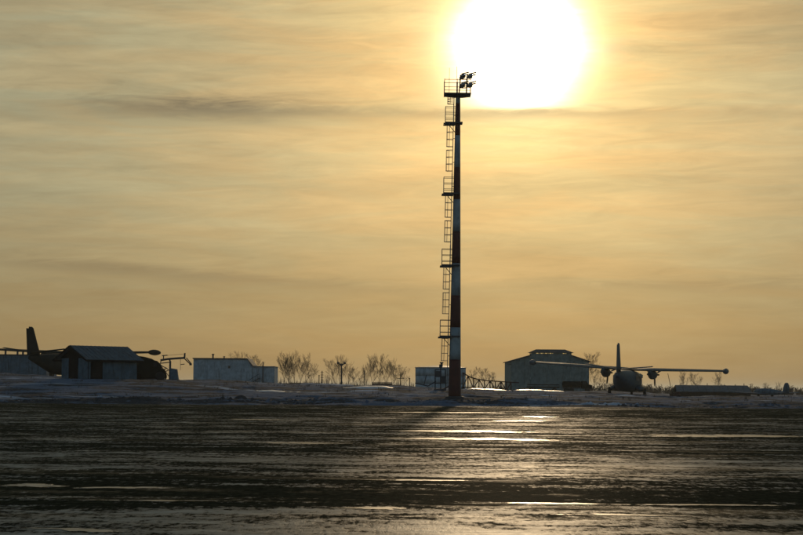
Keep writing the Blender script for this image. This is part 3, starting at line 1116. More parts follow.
# ------------------------------------------------------------------ storage tank beyond the mast
def build_tank():
    Y = 270.0
    s = Y / F
    b = ground_at(440.5, Y, 0.3)
    zr = lambda py: at(440, py, Y).z - b.z
    t = thing('storage_tank', 'low pale cylindrical storage tank standing behind the floodlight mast', 'tank', b)
    r = 25.2 * s
    h = zr(368.0)
    for k in range(3):
        z0, z1 = h * k / 3, h * (k + 1) / 3
        MB().lathe([(r - 0.012 * (k % 2), z0 + 0.004), (r - 0.012 * (k % 2), z1)], 48).build('shell_ring', M_WALL, t, True)
    MB().lathe([(r + 0.06, h + 0.002), (r + 0.06, h + 0.08), (r * 0.3, h + 0.30), (0.05, h + 0.34)], 48).build('roof', M_ROOF, t)
    q = MB()
    for k in range(24):
        a = 2 * math.pi * k / 24
        if k % 2 == 0:
            q.tube((r * math.cos(a), r * math.sin(a), h), (r * math.cos(a), r * math.sin(a), h + 0.16), 0.02, n=4)
    q.build('rim_studs', M_STEEL, t)
    MB().tube((-r - 0.9, -1.0, 0.55), (-r + 1.2, -1.0, 0.55), 0.12, n=10).tube((-r - 0.9, -1.0, 0.0), (-r - 0.9, -1.0, 0.55), 0.12, n=10).build('pipe', M_DARK, t)
    MB().lathe([(0.16, h + 0.2), (0.16, h + 0.62), (0.28, h + 0.64), (0.22, h + 0.78)], 12, (0.1, -1.5, 0)).build('vent', M_DARK, t)
    return t


build_tank()

# ------------------------------------------------------------------ long low store on the right
def build_low_store():
    Y = 340.0
    s = Y / F
    b = ground_at(714, Y, 0.3)
    X = lambda px: (px - 714) * s
    zr = lambda py: at(714, py, Y).z - b.z
    t = thing('low_store', 'long low store with pale sheet roof, right of the parked aircraft', 'building', b)
    x0, x1 = X(676.5), X(752)
    ze, zt = zr(391.7), zr(385.2)
    D = 6.0
    MB().box(((x0 + x1) / 2, D / 2, ze / 2), (x1 - x0 - 0.3, D - 0.6, ze)).build('wall', M_WOOD, t)
    k = 13
    for i in range(k):
        xa = x0 + 0.15 + (x1 - x0 - 0.3) * i / k
        xb = x0 + 0.15 + (x1 - x0 - 0.3) * (i + 1) / k
        MB().box(((xa + xb) / 2, 0.27, ze / 2), (xb - xa - 0.06, 0.08, ze - 0.06)).build('wall_board', M_WOOD, t)
    # curved roof in sheets
    prof = []
    for i in range(9):
        a = math.pi * i / 8
        prof.append((D / 2 - (D / 2 + 0.15) * math.cos(a), ze + (zt - ze) * (1 - abs(math.cos(a)) ** 1.25)))
    ns = 10
    for j in range(ns):
        xa = x0 + (x1 - x0) * j / ns
        xb = x0 + (x1 - x0) * (j + 1) / ns - 0.05
        sh = lambda z: (z - ze) / (zt - ze)
        rings = []
        for x, end in ((xa, j == 0), (xb, j == ns - 1)):
            outer = [(x + ((0.2 if x < 0 else -0.2) * sh(z) if end else 0), y, z) for y, z in prof]
            inner = [(p[0], D / 2 + (p[1] - D / 2) * 0.97, p[2] - 0.08) for p in reversed(outer)]
            rings.append(outer + inner)
        fix_normals(MB().loft(rings).build('roof_sheet', M_ROOF2, t))
    for sx, x in ((-1, x0 + 0.2), (1, x1 - 0.2)):
        pts = [(y, z - 0.1) for y, z in prof]
        vs = [(x, y, z) for y, z in pts] + [(x - sx * 0.08, y, z) for y, z in pts]
        n = len(pts)
        m = MB().add(vs, [tuple(range(n)), tuple(range(2 * n - 1, n - 1, -1))] + [(i, n + i, n + (i + 1) % n, (i + 1) % n) for i in range(n)])
        fix_normals(m.build('end_wall', M_WOOD, t))
    for px in (710, 747):
        MB().tube((X(px), D / 2, zt - 0.1), (X(px), D / 2, zt + 0.35), 0.06, n=8).build('vent_pipe', M_DARK, t)
    return t


build_low_store()

# ------------------------------------------------------------------ long building at the left edge
def build_left_block():
    Y = 262.0
    s = Y / F
    b = ground_at(18, Y, 0.6)
    X = lambda px: (px - 18) * s
    zr = lambda py: at(18, py, Y).z - b.z
    t = thing('long_building', 'long low blue grey building behind the tail of the dark aircraft', 'building', b)
    h = zr(355.2)
    x0, x1 = X(-60), X(46)
    MB().box(((x0 + x1) / 2, 4, h / 2), (x1 - x0, 8, h)).build('wall', M_SHEDW, t)
    k = 12
    for i in range(k):
        xa = x0 + (x1 - x0) * i / k
        xb = x0 + (x1 - x0) * (i + 1) / k
        MB().box(((xa + xb) / 2, -0.04, h / 2 - 0.05), (xb - xa - 0.05, 0.08, h - 0.15)).build('wall_panel', M_SHEDW, t)
    MB().box(((x0 + x1) / 2, 4, h + 0.06), (x1 - x0 + 0.3, 8.4, 0.12)).build('roof', M_ROOFD, t)
    for px in (-40, -12, 3.5, 15.5, 21, 30):
        MB().box((X(px), 1.0, h + 0.36), (0.22, 0.22, 0.5)).build('roof_post', M_DARK, t)
    MB().box((X(-4), 1.0, h + 0.66), (X(34) - X(-42), 0.26, 0.10)).build('roof_rail', M_DARK, t)
    return t


build_left_block()


# ------------------------------------------------------------------ bonneted truck under a tarpaulin
def build_truck():
    Y = 172.0
    s = Y / F
    b = ground_at(147, Y, 0.06)
    X = lambda px: (px - 147) * s
    zr = lambda py: at(147, py, Y).z - b.z
    t = thing('covered_truck', 'dark truck with rounded tarpaulin cover parked at the right end of the shed', 'truck', b)
    zc = zr(356.2)
    prof = [(X(127), 0.22), (X(127), zc - 0.12), (X(129), zc - 0.01), (X(135), zc + 0.03), (X(142), zc - 0.02), (X(150), zc - 0.2), (X(152.5), zc - 0.32), (X(152.5), 0.22)]
    fix_normals(MB().prism(prof, -0.95, 1.0).build('tarpaulin', M_TARP, t))
    cab = [(X(152.6), 0.22), (X(152.6), zc - 0.34), (X(155.5), zc - 0.38), (X(158.6), zc - 0.62), (X(160.5), zc - 1.0), (X(160.5), 0.22)]
    fix_normals(MB().prism(cab, -0.88, 0.9).build('cab', M_TARP, t))
    hood = [(X(160.55), 0.25), (X(160.55), zc - 1.02), (X(163.5), zc - 1.12), (X(165.2), zc - 1.5), (X(165.4), 0.25)]
    fix_normals(MB().prism(hood, -0.75, 0.78).build('bonnet', M_TARP, t))
    MB().box((X(146), 0, 0.28), (X(165) - X(128), 1.5, 0.3)).build('chassis', M_DARK, t)
    MB().box((X(156), -0.9, zc - 0.75), (0.32, 0.03, 0.32)).build('window', M_WINDOW, t)
    for px in (132, 138.5, 161):
        for y in (-0.82, 0.82):
            rg = []
            for (dy, rr) in ((-0.13, 0.26), (-0.13, 0.36), (-0.06, 0.40), (0.06, 0.40), (0.13, 0.36), (0.13, 0.26)):
                rg.append([(X(px) + rr * math.cos(a), y + dy, 0.40 + rr * math.sin(a)) for a in [2 * math.pi * i / 18 for i in range(18)]])
            fix_normals(MB().loft(rg).build('wheel', M_TYRE, t, True))
    return t


build_truck()


# ------------------------------------------------------------------ spidery jib rig beside the shed
def build_rig():
    Y = 190.0
    b = ground_at(170, Y, 0.08)
    def L(px, py, dy=0.0):
        return at(px, py, Y) - b + Vector((0, dy, 0))
    t = thing('jib_rig', 'spindly dark jib rig with post and boom, between the shed and the pale building', 'machine', b)
    base = MB().box((0, 0, 0.18), (1.6, 1.2, 0.28))
    base.build('base_frame', M_DARK, t)
    MB().tube((L(169.8, 380).x, 0, 0.2), L(170.3, 361), 0.11, 0.09, n=8).tube(L(170.3, 361), L(168.5, 358.5), 0.07, n=8).build('post', M_DARK, t)
    bm = MB().path([L(160.5, 360.2), L(168, 359), L(176, 358.4), L(185, 357.8)], 0.10, 6)
    bm.path([L(161, 363.2), L(169.5, 362.2)], 0.05)
    bo = bm.build('boom', M_DARK, t)
    MB().tube(L(184.5, 357.8), L(184.9, 353), 0.09, 0.07, n=8).build('boom_head', M_DARK, bo)
    MB().path([L(184, 358), L(190.5, 364.2)], 0.06).path([L(186.3, 357.9), L(191, 363.4)], 0.05).build('jib', M_RUST, bo)
    MB().box(L(190.6, 364.3), (0.22, 0.22, 0.18)).build('hook_block', M_DARK, bo)
    MB().path([L(162, 355.6), L(167.5, 355.2)], 0.05).path([L(163.6, 355.4), L(163.4, 360)], 0.05).build('top_bracket', M_DARK, bo)
    q = MB()
    q.path([L(161, 360), L(160.2, 364.5), L(163, 366.5), L(166.5, 368), L(169.8, 371)], 0.045)
    q.path([L(162, 370.5), L(166.5, 368.2)], 0.045)
    q.path([L(163.4, 372), L(168, 370.5)], 0.045)
    q.path([L(161, 366), L(166, 372.5), L(169.5, 377)], 0.04)
    q.path([L(180.3, 364.6), L(184.6, 364.0)], 0.04)
    q.path([L(180.5, 358.2), L(180.4, 370)], 0.02)
    q.path([L(162, 355.8), L(185, 353.8)], 0.014)
    q.build('linkage', M_DARK, t)
    c = L(179.2, 380)
    cw = MB().prism([(L(175.6, 0).x, 0.0), (L(184.2, 0).x, 0.0), (L(182.2, 0).x, L(180, 369.2).z), (L(175.8, 0).x, L(176, 368.2).z)], -0.35, 0.35)
    fix_normals(cw.build('counterweight', M_SHEDW, t))
    return t


build_rig()


# ------------------------------------------------------------------ lattice boom lying right of the mast
def build_truss():
    Y = 215.0
    b = ground_at(488, Y, 0.05)
    def L(px, py, dy=0.0):
        return at(px, py, Y) - b + Vector((0, dy, 0))
    t = thing('lattice_boom', 'low rusty lattice boom lying on the snow between the mast and the hangar', 'lattice boom', b)
    topc = [(462.5, 372.5), (470, 377), (478, 379.3), (488, 380.6), (500, 381.5), (519, 382.6)]
    botc = [(462.5, 386.8), (470, 387.6), (478, 388.6), (488, 389.6), (500, 390.2), (512, 390.4)]
    for dy in (-0.5, 0.5):
        MB().path([L(x, y, dy) for x, y in topc], 0.055).build('top_chord', M_RUST, t)
        MB().path([L(x, y, dy) for x, y in botc], 0.055).build('bottom_chord', M_RUST, t)
        ty = lambda x: np.interp(x, [p[0] for p in topc], [p[1] for p in topc])
        by = lambda x: np.interp(x, [p[0] for p in botc], [p[1] for p in botc])
        xs = [463, 468, 473.5, 479, 484.5, 490, 495.5, 501, 506.5, 511]
        for i, x in enumerate(xs):
            MB().tube(L(x, ty(x), dy), L(x, by(x), dy), 0.04).build('lattice_post', M_RUST, t)
            if i < len(xs) - 1:
                x2 = xs[i + 1]
                a, e = (L(x, ty(x), dy), L(x2, by(x2), dy)) if i % 2 else (L(x, by(x), dy), L(x2, ty(x2), dy))
                MB().tube(a, e, 0.035).build('brace', M_RUST, t)
    for x in (463, 479, 495.5, 511):
        MB().tube(L(x, np.interp(x, [p[0] for p in botc], [p[1] for p in botc]), -0.5), L(x, np.interp(x, [p[0] for p in botc], [p[1] for p in botc]), 0.5), 0.04).build('cross_tie', M_RUST, t)
        z = L(x, np.interp(x, [p[0] for p in botc], [p[1] for p in botc])).z
        g = fz(b.x + L(x, 388).x, Y, 0.1) - b.z
        MB().box((L(x, 388).x, 0, (z + g) / 2), (0.3, 1.2, max(0.05, z - g))).build('sleeper', M_WOOD, t)
    return t


build_truss()


# ------------------------------------------------------------------ drilling cart just left of the mast foot
def build_cart_rig():
    Y = 165.0
    b = ground_at(438, Y, 0.05)
    def L(px, py, dy=0.0):
        return at(px, py, Y) - b + Vector((0, dy, 0))
    t = thing('equipment_rig', 'dark upright equipment frame with hoses just left of the mast foot', 'machine', b)
    for px in (435.2, 440.6, 445.6):
        MB().tube((L(px, 390).x, 0, 0.0), L(px, 366.5 if px == 440.6 else 370), 0.05).build('upright', M_DARK, t)
    for py in (369.5, 376.5, 383):
        MB().tube(L(434.8, py), L(446, py), 0.04).build('cross_bar', M_DARK, t)
    MB().box(L(440.6, 366.2), (0.24, 0.24, 0.30)).build('head_box', M_DARK, t)
    MB().box(L(438, 374), (0.55, 0.4, 0.5)).build('control_box', M_DARK, t)
    MB().box(L(443.5, 380), (0.4, 0.4, 0.55)).build('motor', M_DARK, t)
    MB().path([L(415, 383), L(422, 384.6), L(428, 386), L(433, 383), L(436, 381)], 0.045).path([L(424, 385), L(426.4, 375)], 0.04).build('hose', M_DARK, t)
    MB().path([L(436, 391), L(443, 389.5), L(450, 385.5)], 0.06).build('drawbar', M_RUST, t)
    MB().box((0.15, 0, 0.12), (0.95, 0.7, 0.16)).build('skid', M_DARK, t)
    return t


build_cart_rig()


# ------------------------------------------------------------------ ground equipment beside the aircraft
def build_cart():
    Y = 200.0
    b = ground_at(675, Y, 0.03)
    def L(px, py, dy=0.0):
        return at(px, py, Y) - b + Vector((0, dy, 0))
    t = thing('ground_cart', 'low dark ground cart with a leaning rod under the right wing', 'cart', b)
    MB().box((0, 0, 0.36), (1.0, 0.7, 0.22)).box((0.18, 0, 0.55), (0.5, 0.5, 0.18)).build('body', M_RUST, t)
    for x in (-0.34, 0.34):
        for y in (-0.36, 0.36):
            MB().tube((x, y - 0.06, 0.17), (x, y + 0.06, 0.17), 0.17, n=14).build('wheel', M_TYRE, t)
    MB().tube((-0.28, 0, 0.45), L(667.8, 373.2), 0.035, 0.025).build('rod', M_RUST, t)
    return t


build_cart()


# ------------------------------------------------------------------ vehicles in front of the hangar
def build_tanker():
    Y = 255.0
    s = Y / F
    b = ground_at(576, Y, 0.04)
    t = thing('fuel_tanker', 'dark tanker truck parked in front of the right end of the hangar', 'truck', b)
    zs = 0.82
    rg = []
    for (x, r) in ((-1.75, 0.30), (-1.68, 0.47), (0.55, 0.47), (0.62, 0.30)):
        rg.append([(x, r * 1.25 * math.cos(a), 1.0 * zs + 0.18 + r * 0.85 * math.sin(a)) for a in [2 * math.pi * i / 20 for i in range(20)]])
    fix_normals(MB().loft(rg).build('tank_body', M_TARP, t, True))
    fix_normals(MB().prism([(0.68, 0.45), (0.68, 1.42), (1.25, 1.42), (1.55, 1.02), (1.95, 0.92), (2.0, 0.45)], -0.62, 0.62).build('cab', M_TARP, t))
    MB().box((1.0, -0.63, 1.15), (0.4, 0.02, 0.3)).build('window', M_WINDOW, t)
    MB().box((0.1, 0, 0.52), (3.7, 0.8, 0.12)).build('chassis', M_DARK, t)
    for x in (-1.25, -0.6, 1.45):
        for y in (-0.55, 0.55):
            MB().tube((x, y - 0.1, 0.30), (x, y + 0.1, 0.30), 0.30, n=16).build('wheel', M_TYRE, t)
    return t


def build_trailer():
    Y = 262.0
    b = ground_at(543, Y, 0.04)
    t = thing('flat_trailer', 'low dark flat trailer in front of the hangar wall', 'trailer', b)
    MB().box((0, 0, 0.62), (4.2, 1.3, 0.16)).build('bed', M_WOOD, t)
    for x in (-2.05, -0.7, 0.7, 2.05):
        MB().box((x, -0.62, 0.82), (0.06, 0.05, 0.36)).build('stake', M_DARK, t)
    MB().box((0, -0.60, 0.93), (4.2, 0.04, 0.12)).build('side_rail', M_WOOD, t)
    for x in (-1.5, 1.5):
        for y in (-0.55, 0.55):
            MB().tube((x, y - 0.09, 0.27), (x, y + 0.09, 0.27), 0.27, n=14).build('wheel', M_TYRE, t)
    MB().tube((-2.1, 0, 0.55), (-3.2, 0, 0.25), 0.05).build('drawbar', M_DARK, t)
    return t


build_tanker()
build_trailer()


# ------------------------------------------------------------------ small parked aircraft at the right edge
def build_small_plane(px, Y, label, heading):
    b = ground_at(px, Y, 0.04)
    t = thing('small_aircraft', label, 'aircraft', b, -R(heading))
    # nose +y; only the tail shows above the snow in the photo
    secs = [(0.35, 0.05, 0.52, 0.62), (0.8, 0.14, 0.42, 0.72), (2.2, 0.32, 0.34, 0.95), (4.2, 0.5, 0.3, 1.12), (5.6, 0.46, 0.34, 1.05), (6.2, 0.2, 0.5, 0.85)]
    rg = [[(hw * math.cos(a), y, (zb + zt) / 2 + (zt - zb) / 2 * math.sin(a)) for a in [2 * math.pi * i / 18 for i in range(18)]] for y, hw, zb, zt in secs]
    fix_normals(MB().loft(rg).build('fuselage', M_SHEDW, t, True))
    fn = MB().loft([[(v, 1.15 - u, 0.5) for u, v in airfoil(1.25, 0.09, 6)], [(v, 1.0 - u, 1.1) for u, v in airfoil(1.1, 0.09, 6)], [(v, 0.72 - u, 1.62) for u, v in airfoil(0.75, 0.09, 6)], [(v, 0.55 - u, 1.74) for u, v in airfoil(0.42, 0.09, 6)]])
    fix_normals(fn.build('fin', M_SHEDW, t, True))
    for sx in (-1, 1):
        rr = [[(sx * x, yl - u, 0.62 + v) for u, v in airfoil(ch, 0.09, 6)] for x, ch, yl in ((0, 0.8, 1.0), (1.35, 0.55, 0.85))]
        fix_normals(MB().loft(rr).build('tailplane', M_SHEDW, t))
        rr = [[(sx * x, yl - u, z + v) for u, v in airfoil(ch, 0.12, 6)] for x, ch, yl, z in ((0.3, 1.5, 4.9, 0.45), (4.6, 1.0, 4.6, 0.62))]
        fix_normals(MB().loft(rr).build('wing', M_SHEDW, t))
        wheel(t, (sx * 1.0, 4.2, 0.20), 0.22, 0.12)
    MB().tube((0, 0.75, 0.45), (0, 0.65, 0.12), 0.035).build('tail_strut', M_DARK, t)
    wheel(t, (0, 0.65, 0.10), 0.11, 0.07)
    return t


build_small_plane(788.5, 228, 'small pale aircraft showing its tail fin above the snow, near the right edge', -28)
build_small_plane(806, 236, 'small aircraft cut off by the right edge of the picture', 75)


# ------------------------------------------------------------------ posts, low deck, far lamp mast
def build_far_lamp():
    Y = 300.0
    b = ground_at(341.5, Y, 0.3)
    def L(px, py, dy=0.0):
        return at(px, py, Y) - b + Vector((0, dy, 0))
    t = thing('lamp_post', 'dark lamp post with double head among the bare trees', 'lamp post', b)
    MB().tube((0, 0, 0), L(341.5, 366), 0.12, 0.09, n=8).build('pole', M_DARK, t)
    MB().path([L(337.5, 361.5), L(340, 364.5), L(341.5, 366), L(343, 364.5), L(345.5, 362)], 0.09).build('arm', M_DARK, t)
    for px, py in ((338.4, 363.0), (341.5, 364.6), (344.6, 363.2)):
        MB().box(L(px, py), (0.36, 0.4, 0.30)).build('lamp_head', M_DARK, t)
    return t


build_far_lamp()


def build_posts():
    data = [(319, 375.5, 300, 'short dark post at the left of a close pair'), (322, 370.8, 300, 'taller notched post at the right of a close pair'),
            (364, 371, 320, 'thin pale pole standing before the bush clump'), (400.5, 373, 300, 'slim post with a short cross arm, right of the low deck'),
            (409.5, 378.5, 280, 'short dark post left of the storage tank')]
    for k, (px, py, Y, lab) in enumerate(data):
        b = ground_at(px, Y, 0.3)
        h = at(px, py, Y).z - b.z
        t = thing('post', lab, 'post', b, group='posts along the field edge')
        MB().tube((0, 0, 0), (0, 0, h), 0.075, 0.06, n=8).build('shaft', M_WOOD, t)
        if k == 1:
            for j in range(4):
                MB().box((0, 0, h * (0.45 + 0.15 * j)), (0.42, 0.08, 0.07)).build('rung', M_WOOD, t)
        elif k == 3:
            MB().box((0, 0, h * 0.72), (1.1, 0.08, 0.09)).build('cross_arm', M_WOOD, t)
        else:
            MB().lathe([(0.10, h - 0.06), (0.10, h + 0.03), (0.02, h + 0.09)], 8).build('cap', M_WOOD, t)


build_posts()


def build_deck():
    Y = 285.0
    b = ground_at(382, Y, 0.2)
    z1 = at(382, 384.0, Y).z - b.z
    s = Y / F
    t = thing('raised_deck', 'low dark raised deck on legs between the bare trees', 'deck', b)
    for k in range(4):
        MB().box((0, -0.6 + 0.4 * k, z1), (20 * s, 0.36, 0.26)).build('plank', M_RUST, t)
    for x in (-8.5, -3, 3, 8.5):
        for y in (-0.6, 0.6):
            MB().box((x * s, y, z1 / 2 - 0.1), (0.12, 0.12, z1)).build('leg', M_WOOD, t)
    MB().box((0, -0.75, z1 + 0.22), (20 * s, 0.05, 0.08)).build('edge_rail', M_RUST, t)
    # low rail fence further left
    Y = 310.0
    s = Y / F
    b = ground_at(305, Y, 0.2)
    t = thing('rail_fence', 'low dark rail fence at the foot of the left group of bare trees', 'fence', b)
    h = at(305, 383.2, Y).z - b.z
    h = max(h, 0.55)
    for k in range(7):
        MB().box(((k - 3) * 5.0 * s, 0, h / 2), (0.12, 0.12, h)).build('post', M_WOOD, t)
    for z in (h - 0.08, h * 0.55):
        MB().box((0, -0.09, z), (31 * s, 0.05, 0.14)).build('rail', M_WOOD, t)


build_deck()

# ------------------------------------------------------------------ bare trees
def grow(rnd, h, spread, levels=4):
    """bare crown: upright limbs leave the trunk from low down and split into thin twigs"""
    trunk, crown = MB(), MB()

    def branch(mb, p, d, ln, r, lev):
        steps = 4 if lev == 0 else 3
        q = p
        for i in range(steps):
            d = (d + Vector((rnd.uniform(-1, 1), rnd.uniform(-1, 1), rnd.uniform(-.2, .9))) * 0.14).normalized()
            nq = q + d * (ln / steps)
            ra, rb = r * (1 - 0.2 * i), r * (1 - 0.2 * (i + 1))
            mb.tube(q, nq, ra, rb, n=6 if lev == 0 else (4 if lev < 2 else 3))
            q = nq
            if lev < levels:
                for k in range(2 if lev == 0 else 1):
                    a = rnd.uniform(0, 6.283)
                    side = Vector((math.cos(a), math.sin(a), rnd.uniform(0.0, .5)))
                    nd = (d + side * spread * rnd.uniform(0.5, 1.1)).normalized()
                    branch(crown, q, nd, ln * rnd.uniform(0.44, 0.70), max(rb * 0.5, 0.0085), lev + 1)
        if lev < levels:
            a = rnd.uniform(0, 6.283)
            branch(crown, q, (d + Vector((math.cos(a), math.sin(a), 0.3)) * spread * 0.4).normalized(), ln * 0.55, max(rb * 0.8, 0.0085), lev + 1)
    branch(trunk, Vector((0, 0, 0)), Vector((rnd.uniform(-.08, .08), rnd.uniform(-.08, .08), 1)).normalized(), h * 0.6, h * 0.013, 0)
    return trunk, crown


def build_trees():
    rnd = random.Random(11)
    protos = []
    for k, (sp, lev) in enumerate(((0.42, 5), (0.66, 5), (0.5, 5), (0.95, 5))):
        tr, cr = grow(rnd, 6.0, sp, lev)
        top = max(v[2] for v in cr.v)
        protos.append((tr.mesh('trunk', M_BARK), cr.mesh('crown', M_BARK), top))
    spots = [(284, 350, 360, 0, 'slender bare tree, leftmost of the group right of the pale building'),
             (294.5, 348.5, 360, 0, 'tallest bare tree in the middle of the group right of the pale building'),
             (306.5, 352, 350, 2, 'bare tree with upright fork, rightmost of the group right of the pale building'),
             (290, 358, 380, 1, 'thin twiggy bare tree between the two tallest of the left group'),
             (335, 358, 360, 1, 'thin bare tree just left of the lamp post'),
             (341, 353.5, 350, 3, 'spreading bare tree behind the lamp post'),
             (348.5, 360, 370, 2, 'faint bare tree just right of the lamp post'),
             (372.5, 352.5, 350, 2, 'bare forked tree left of the low deck'),
             (379, 353, 355, 1, 'bare tree with wide twigs above the low deck'),
             (392.5, 357, 345, 2, 'dense bare tree at the right end of the low deck'),
             (404, 366, 360, 3, 'small bare tree just left of the storage tank'),
             (288.5, 353, 385, 2, 'thin bare tree just right of the leftmost one in the left group'),
             (300.5, 356, 380, 0, 'lower bare tree in the gap of the left group'),
             (312, 362, 390, 3, 'small bare tree at the right end of the left group'),
             (353.5, 366, 380, 1, 'low bare tree in the gap right of the lamp post'),
             (366.5, 362, 385, 0, 'slim bare tree at the left end of the low deck'),
             (386, 358, 370, 0, 'slim bare tree behind the middle of the low deck'),
             (398.5, 362, 380, 1, 'bare tree just right of the low deck'),
             (238, 350, 330, 3, 'bare tree top showing above the pale building roof'),
             (259, 353, 330, 1, 'bare tree showing above the annex roof'),
             (474, 368, 340, 3, 'small faint bare tree right of the mast'),
             (486.5, 366, 340, 1, 'bare tree between the mast and the hangar'),
             (492, 371, 350, 3, 'low bare tree beside the hangar'),
             (583, 350.5, 330, 1, 'bare tree behind the right end of the hangar roof'),
             (594, 360, 330, 2, 'faint bare tree at the right corner of the hangar'),
             (683, 369, 400, 2, 'bare tree behind the left end of the low store'),
             (697, 371.5, 400, 1, 'faint bare tree behind the middle of the low store'),
             (718.5, 369.5, 400, 2, 'bare tree behind the low store below the wing tip'),
             (766, 382, 330, 3, 'bare bush left of the small pale tail fin'),
             (778, 381, 330, 2, 'thin bare bush beside the small pale tail fin'),
             (361, 374, 340, 3, 'low bare bush clump between lamp post and low deck'),
             (328, 374, 340, 3, 'low bare bush left of the lamp post'),
             (602, 374, 340, 2, 'sparse bare sapling seen under the left wing')]
    for px, py, Y, k, lab in spots:
        b = ground_at(px, Y, 0.15)
        h = at(px, py, Y).z - b.z
        tm, cm, top = protos[k]
        t = thing('bare_tree', lab, 'tree', b, rnd.uniform(0, 6.28), 'bare winter trees')
        sc = h / top
        w = sc * rnd.uniform(0.9, 1.15)
        t.scale = (w, w, sc)
        for nm, me in (('trunk', tm), ('crown', cm)):
            o = bpy.data.objects.new(nm, me)
            COL.objects.link(o)
            o.parent = t
    # far wood along the horizon: one mass nobody could count
    m = MB()
    for i in range(420):
        px = rnd.uniform(560, 1100) if i < 330 else rnd.uniform(-200, 560)
        Y = rnd.uniform(520, 640)
        x = at(px, 385, Y).x
        z = fz(x, Y, 0.4)
        h = rnd.uniform(1.6, 3.4) if i < 330 else rnd.uniform(1.0, 2.0)
        for j in range(12):
            a = rnd.uniform(0, 6.28)
            r = rnd.uniform(0.2, 1.3)
            p = Vector((x + rnd.uniform(-.4, .4), Y + rnd.uniform(-.4, .4), z))
            q = p + Vector((r * math.cos(a), r * math.sin(a), h * rnd.uniform(0.5, 1.0)))
            m.tube(p, q, 0.16, 0.05, n=3)
            for _ in range(3):
                e = p.lerp(q, rnd.uniform(0.4, 1))
                m.tube(e, e + Vector((rnd.uniform(-.7, .7), rnd.uniform(-.7, .7), rnd.uniform(0, .6))), 0.08, 0.03, n=3)
    for i in range(520):
        px = rnd.uniform(272, 412) if i < 400 else rnd.uniform(464, 512)
        Y = rnd.uniform(375, 440)
        x = at(px, 385, Y).x
        z = fz(x, Y, 0.3)
        h = rnd.uniform(0.5, 1.0) * (1.0 + 1.3 * rnd.random() ** 3)
        for j in range(7):
            p = Vector((x + rnd.uniform(-.5, .5), Y + rnd.uniform(-.5, .5), z))
            q = p + Vector((rnd.uniform(-.35, .35), rnd.uniform(-.35, .35), h * rnd.uniform(0.6, 1.3)))
            m.tube(p, q, 0.03, 0.012, n=3)
    tag(m.build('far_wood', M_BARK), 'dark line of distant scrub along the horizon', 'scrub', kind='stuff')


build_trees()

# ------------------------------------------------------------------ heaps of dirty snow on the bank
def build_heaps():
    rnd = random.Random(3)
    for px, Y, rx, hh, lab in ((241, 129.5, 0.5, 0.36, 'dark heap of dirty snow on the bank, below the pale building'),
                               (386, 127.5, 1.2, 0.30, 'low dark heap of dirty snow on the bank, left of the mast')):
        c = ground_at(px, Y, 0.1)
        rings = []
        for s_, z in ((1.0, 0), (0.9, 0.3), (0.62, 0.75), (0.3, 0.97), (0.05, 1.0)):
            rings.append([(rx * s_ * math.cos(a) * rnd.uniform(.8, 1.2), rx * 0.7 * s_ * math.sin(a) * rnd.uniform(.8, 1.2), hh * z * rnd.uniform(.9, 1.1)) for a in [2 * math.pi * i / 18 for i in range(18)]])
        o = fix_normals(MB().loft(rings).build('snow_heap', snow_mat('sooty_snow', 1.1) if 'sooty_snow' not in bpy.data.materials else bpy.data.materials['sooty_snow'], None, True))
        o.location = c
        tag(o, lab, 'snow heap', 'snow heaps on the bank')


build_heaps()

def build_clods():
    rnd = np.random.default_rng(4)
    m = MB()
    for k in range(1500):
        y = 125.2 + abs(rnd.normal(0, 2.2))
        x = rnd.uniform(-34, 34)
        r = 0.04 + 0.10 * rnd.random() ** 3
        z = max(fz(x, y, 0), float(apron_full(x, y)) if y < 127 else -9)
        q = [Vector((x, y, z)) + Vector(p) * r * rnd.uniform(0.7, 1.3) for p in ((1.3, 0, 0), (0, 1, 0), (-1.3, 0, 0), (0, -1, 0), (.2, .1, .9), (0, 0, -.6))]
        m.add(q, [(0, 1, 4), (1, 2, 4), (2, 3, 4), (3, 0, 4), (1, 0, 5), (2, 1, 5), (3, 2, 5), (0, 3, 5)])
    tag(m.build('snow_clods', M_SNOW), 'scattered clods of dirty snow along the apron edge', 'snow', kind='stuff')
    g = MB()
    for k in range(420):
        y = rnd.uniform(129, 205)
        x = rnd.uniform(-0.21, 0.21) * y
        z = fz(x, y, 0.03)
        for b in range(7):
            a = rnd.uniform(0, 6.28)
            h = rnd.uniform(0.10, 0.34)
            bx, by = x + rnd.normal(0, .08), y + rnd.normal(0, .08)
            dx, dy = math.cos(a) * h * 0.35, math.sin(a) * h * 0.35
            g.add([(bx - .012, by, z), (bx + .012, by, z), (bx + dx, by + dy, z + h)], [(0, 1, 2)])
    tag(g.build('dry_grass', mat('dry_grass', (0.10, 0.08, 0.05), 0.9)), 'sparse dry grass stalks poking through the snow', 'grass', kind='stuff')


build_clods()


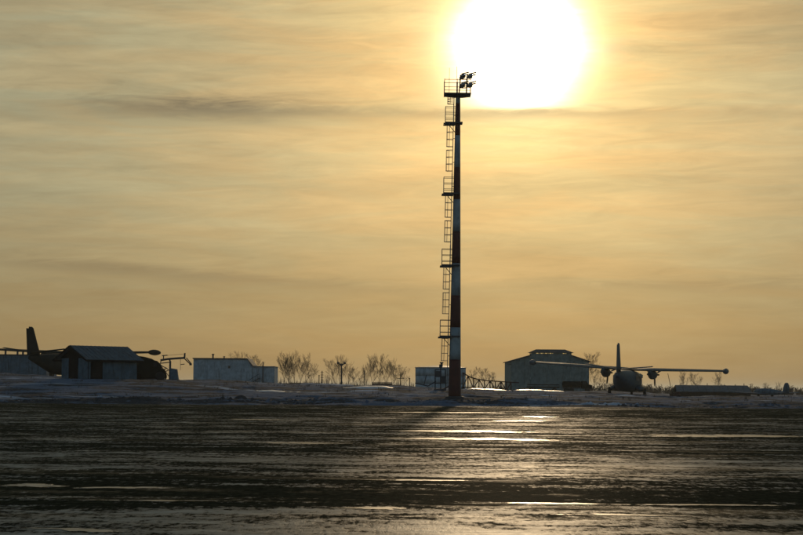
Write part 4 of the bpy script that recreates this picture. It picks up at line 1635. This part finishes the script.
def crust_mat():
    m = bpy.data.materials.new('icy_snow_crust')
    m.use_nodes = True
    g = NT(m.node_tree)
    b = g.n['Principled BSDF']
    ge = g.new('ShaderNodeNewGeometry')
    n = g.noise(ge.outputs['Position'], 2.0, 6.0, 0.65)
    g.l.new(g.mix(g.ss(n, 0.35, 0.65), (0.45, 0.47, 0.50), (0.78, 0.80, 0.83)), b.inputs['Base Color'])
    g.put(b.inputs['Roughness'], g.m('ADD', 0.22, g.m('MULTIPLY', n, 0.35)))
    bn = g.new('ShaderNodeBump')
    bn.inputs['Strength'].default_value = 0.5
    bn.inputs['Distance'].default_value = 0.04
    g.l.new(n, bn.inputs['Height'])
    g.l.new(bn.outputs[0], b.inputs['Normal'])
    return m


def build_ridges():
    cm = crust_mat()
    field = bpy.data.objects['snow_field']
    for a, e, Y, seed, amp in ((463, 512, 197, 1, 1.2), (508, 566, 203, 5, 1.15), (158, 212, 188, 9, 1.0), (20, 62, 178, 13, 1.0), (210, 300, 150, 17, 0.8), (340, 420, 170, 23, 0.8)):
        n = 120
        xs = np.linspace(at(a, 388, Y).x, at(e, 388, Y).x, n)
        u = np.linspace(0, 1, n)
        h = np.clip(0.55 + 0.9 * fbm(xs * 0.45, xs * 0 + seed, seed, 4), 0.0, 1.3) * np.sin(np.pi * u) ** 0.35 * amp
        wob = 1.1 * fbm(xs * 0.2, xs * 0 + 3.3, seed + 50, 3)
        P = []
        for dy, dz in ((-0.2, -0.16), (0.3, 0.02), (1.0, 0.085), (1.7, 0.15), (2.1, 0.165), (2.7, 0.10), (3.6, -0.16)):
            y = Y + dy + wob
            z0 = np.array([field_z(xs, np.full(n, Y) + 1.0)])[0]
            z = z0 + np.where(dz > 0, dz * h, dz) - (1 - np.clip(h * 4, 0, 1)) * 0.12
            P.append(np.stack([xs, y, z], -1))
        P = np.array(P).reshape(-1, 3)
        o = grid_mesh('snow_ridge', P, n, 7, cm)
        o.parent = field


build_ridges()

# ------------------------------------------------------------------ haze
def build_haze():
    m = bpy.data.materials.new('pale_haze')
    m.use_nodes = True
    nt = m.node_tree
    nt.nodes.clear()
    out = nt.nodes.new('ShaderNodeOutputMaterial')
    v = nt.nodes.new('ShaderNodeVolumePrincipled')
    v.inputs['Color'].default_value = (0.85, 0.93, 0.95, 1)
    v.inputs['Density'].default_value = 0.00011
    v.inputs['Anisotropy'].default_value = 0.6
    nt.links.new(v.outputs[0], out.inputs['Volume'])
    o = MB().box((0, 0, 11.5), (26000, 26000, 30.0)).build('haze', m)
    tag(o, 'thin pale winter haze over the airfield', 'haze', kind='stuff')


build_haze()
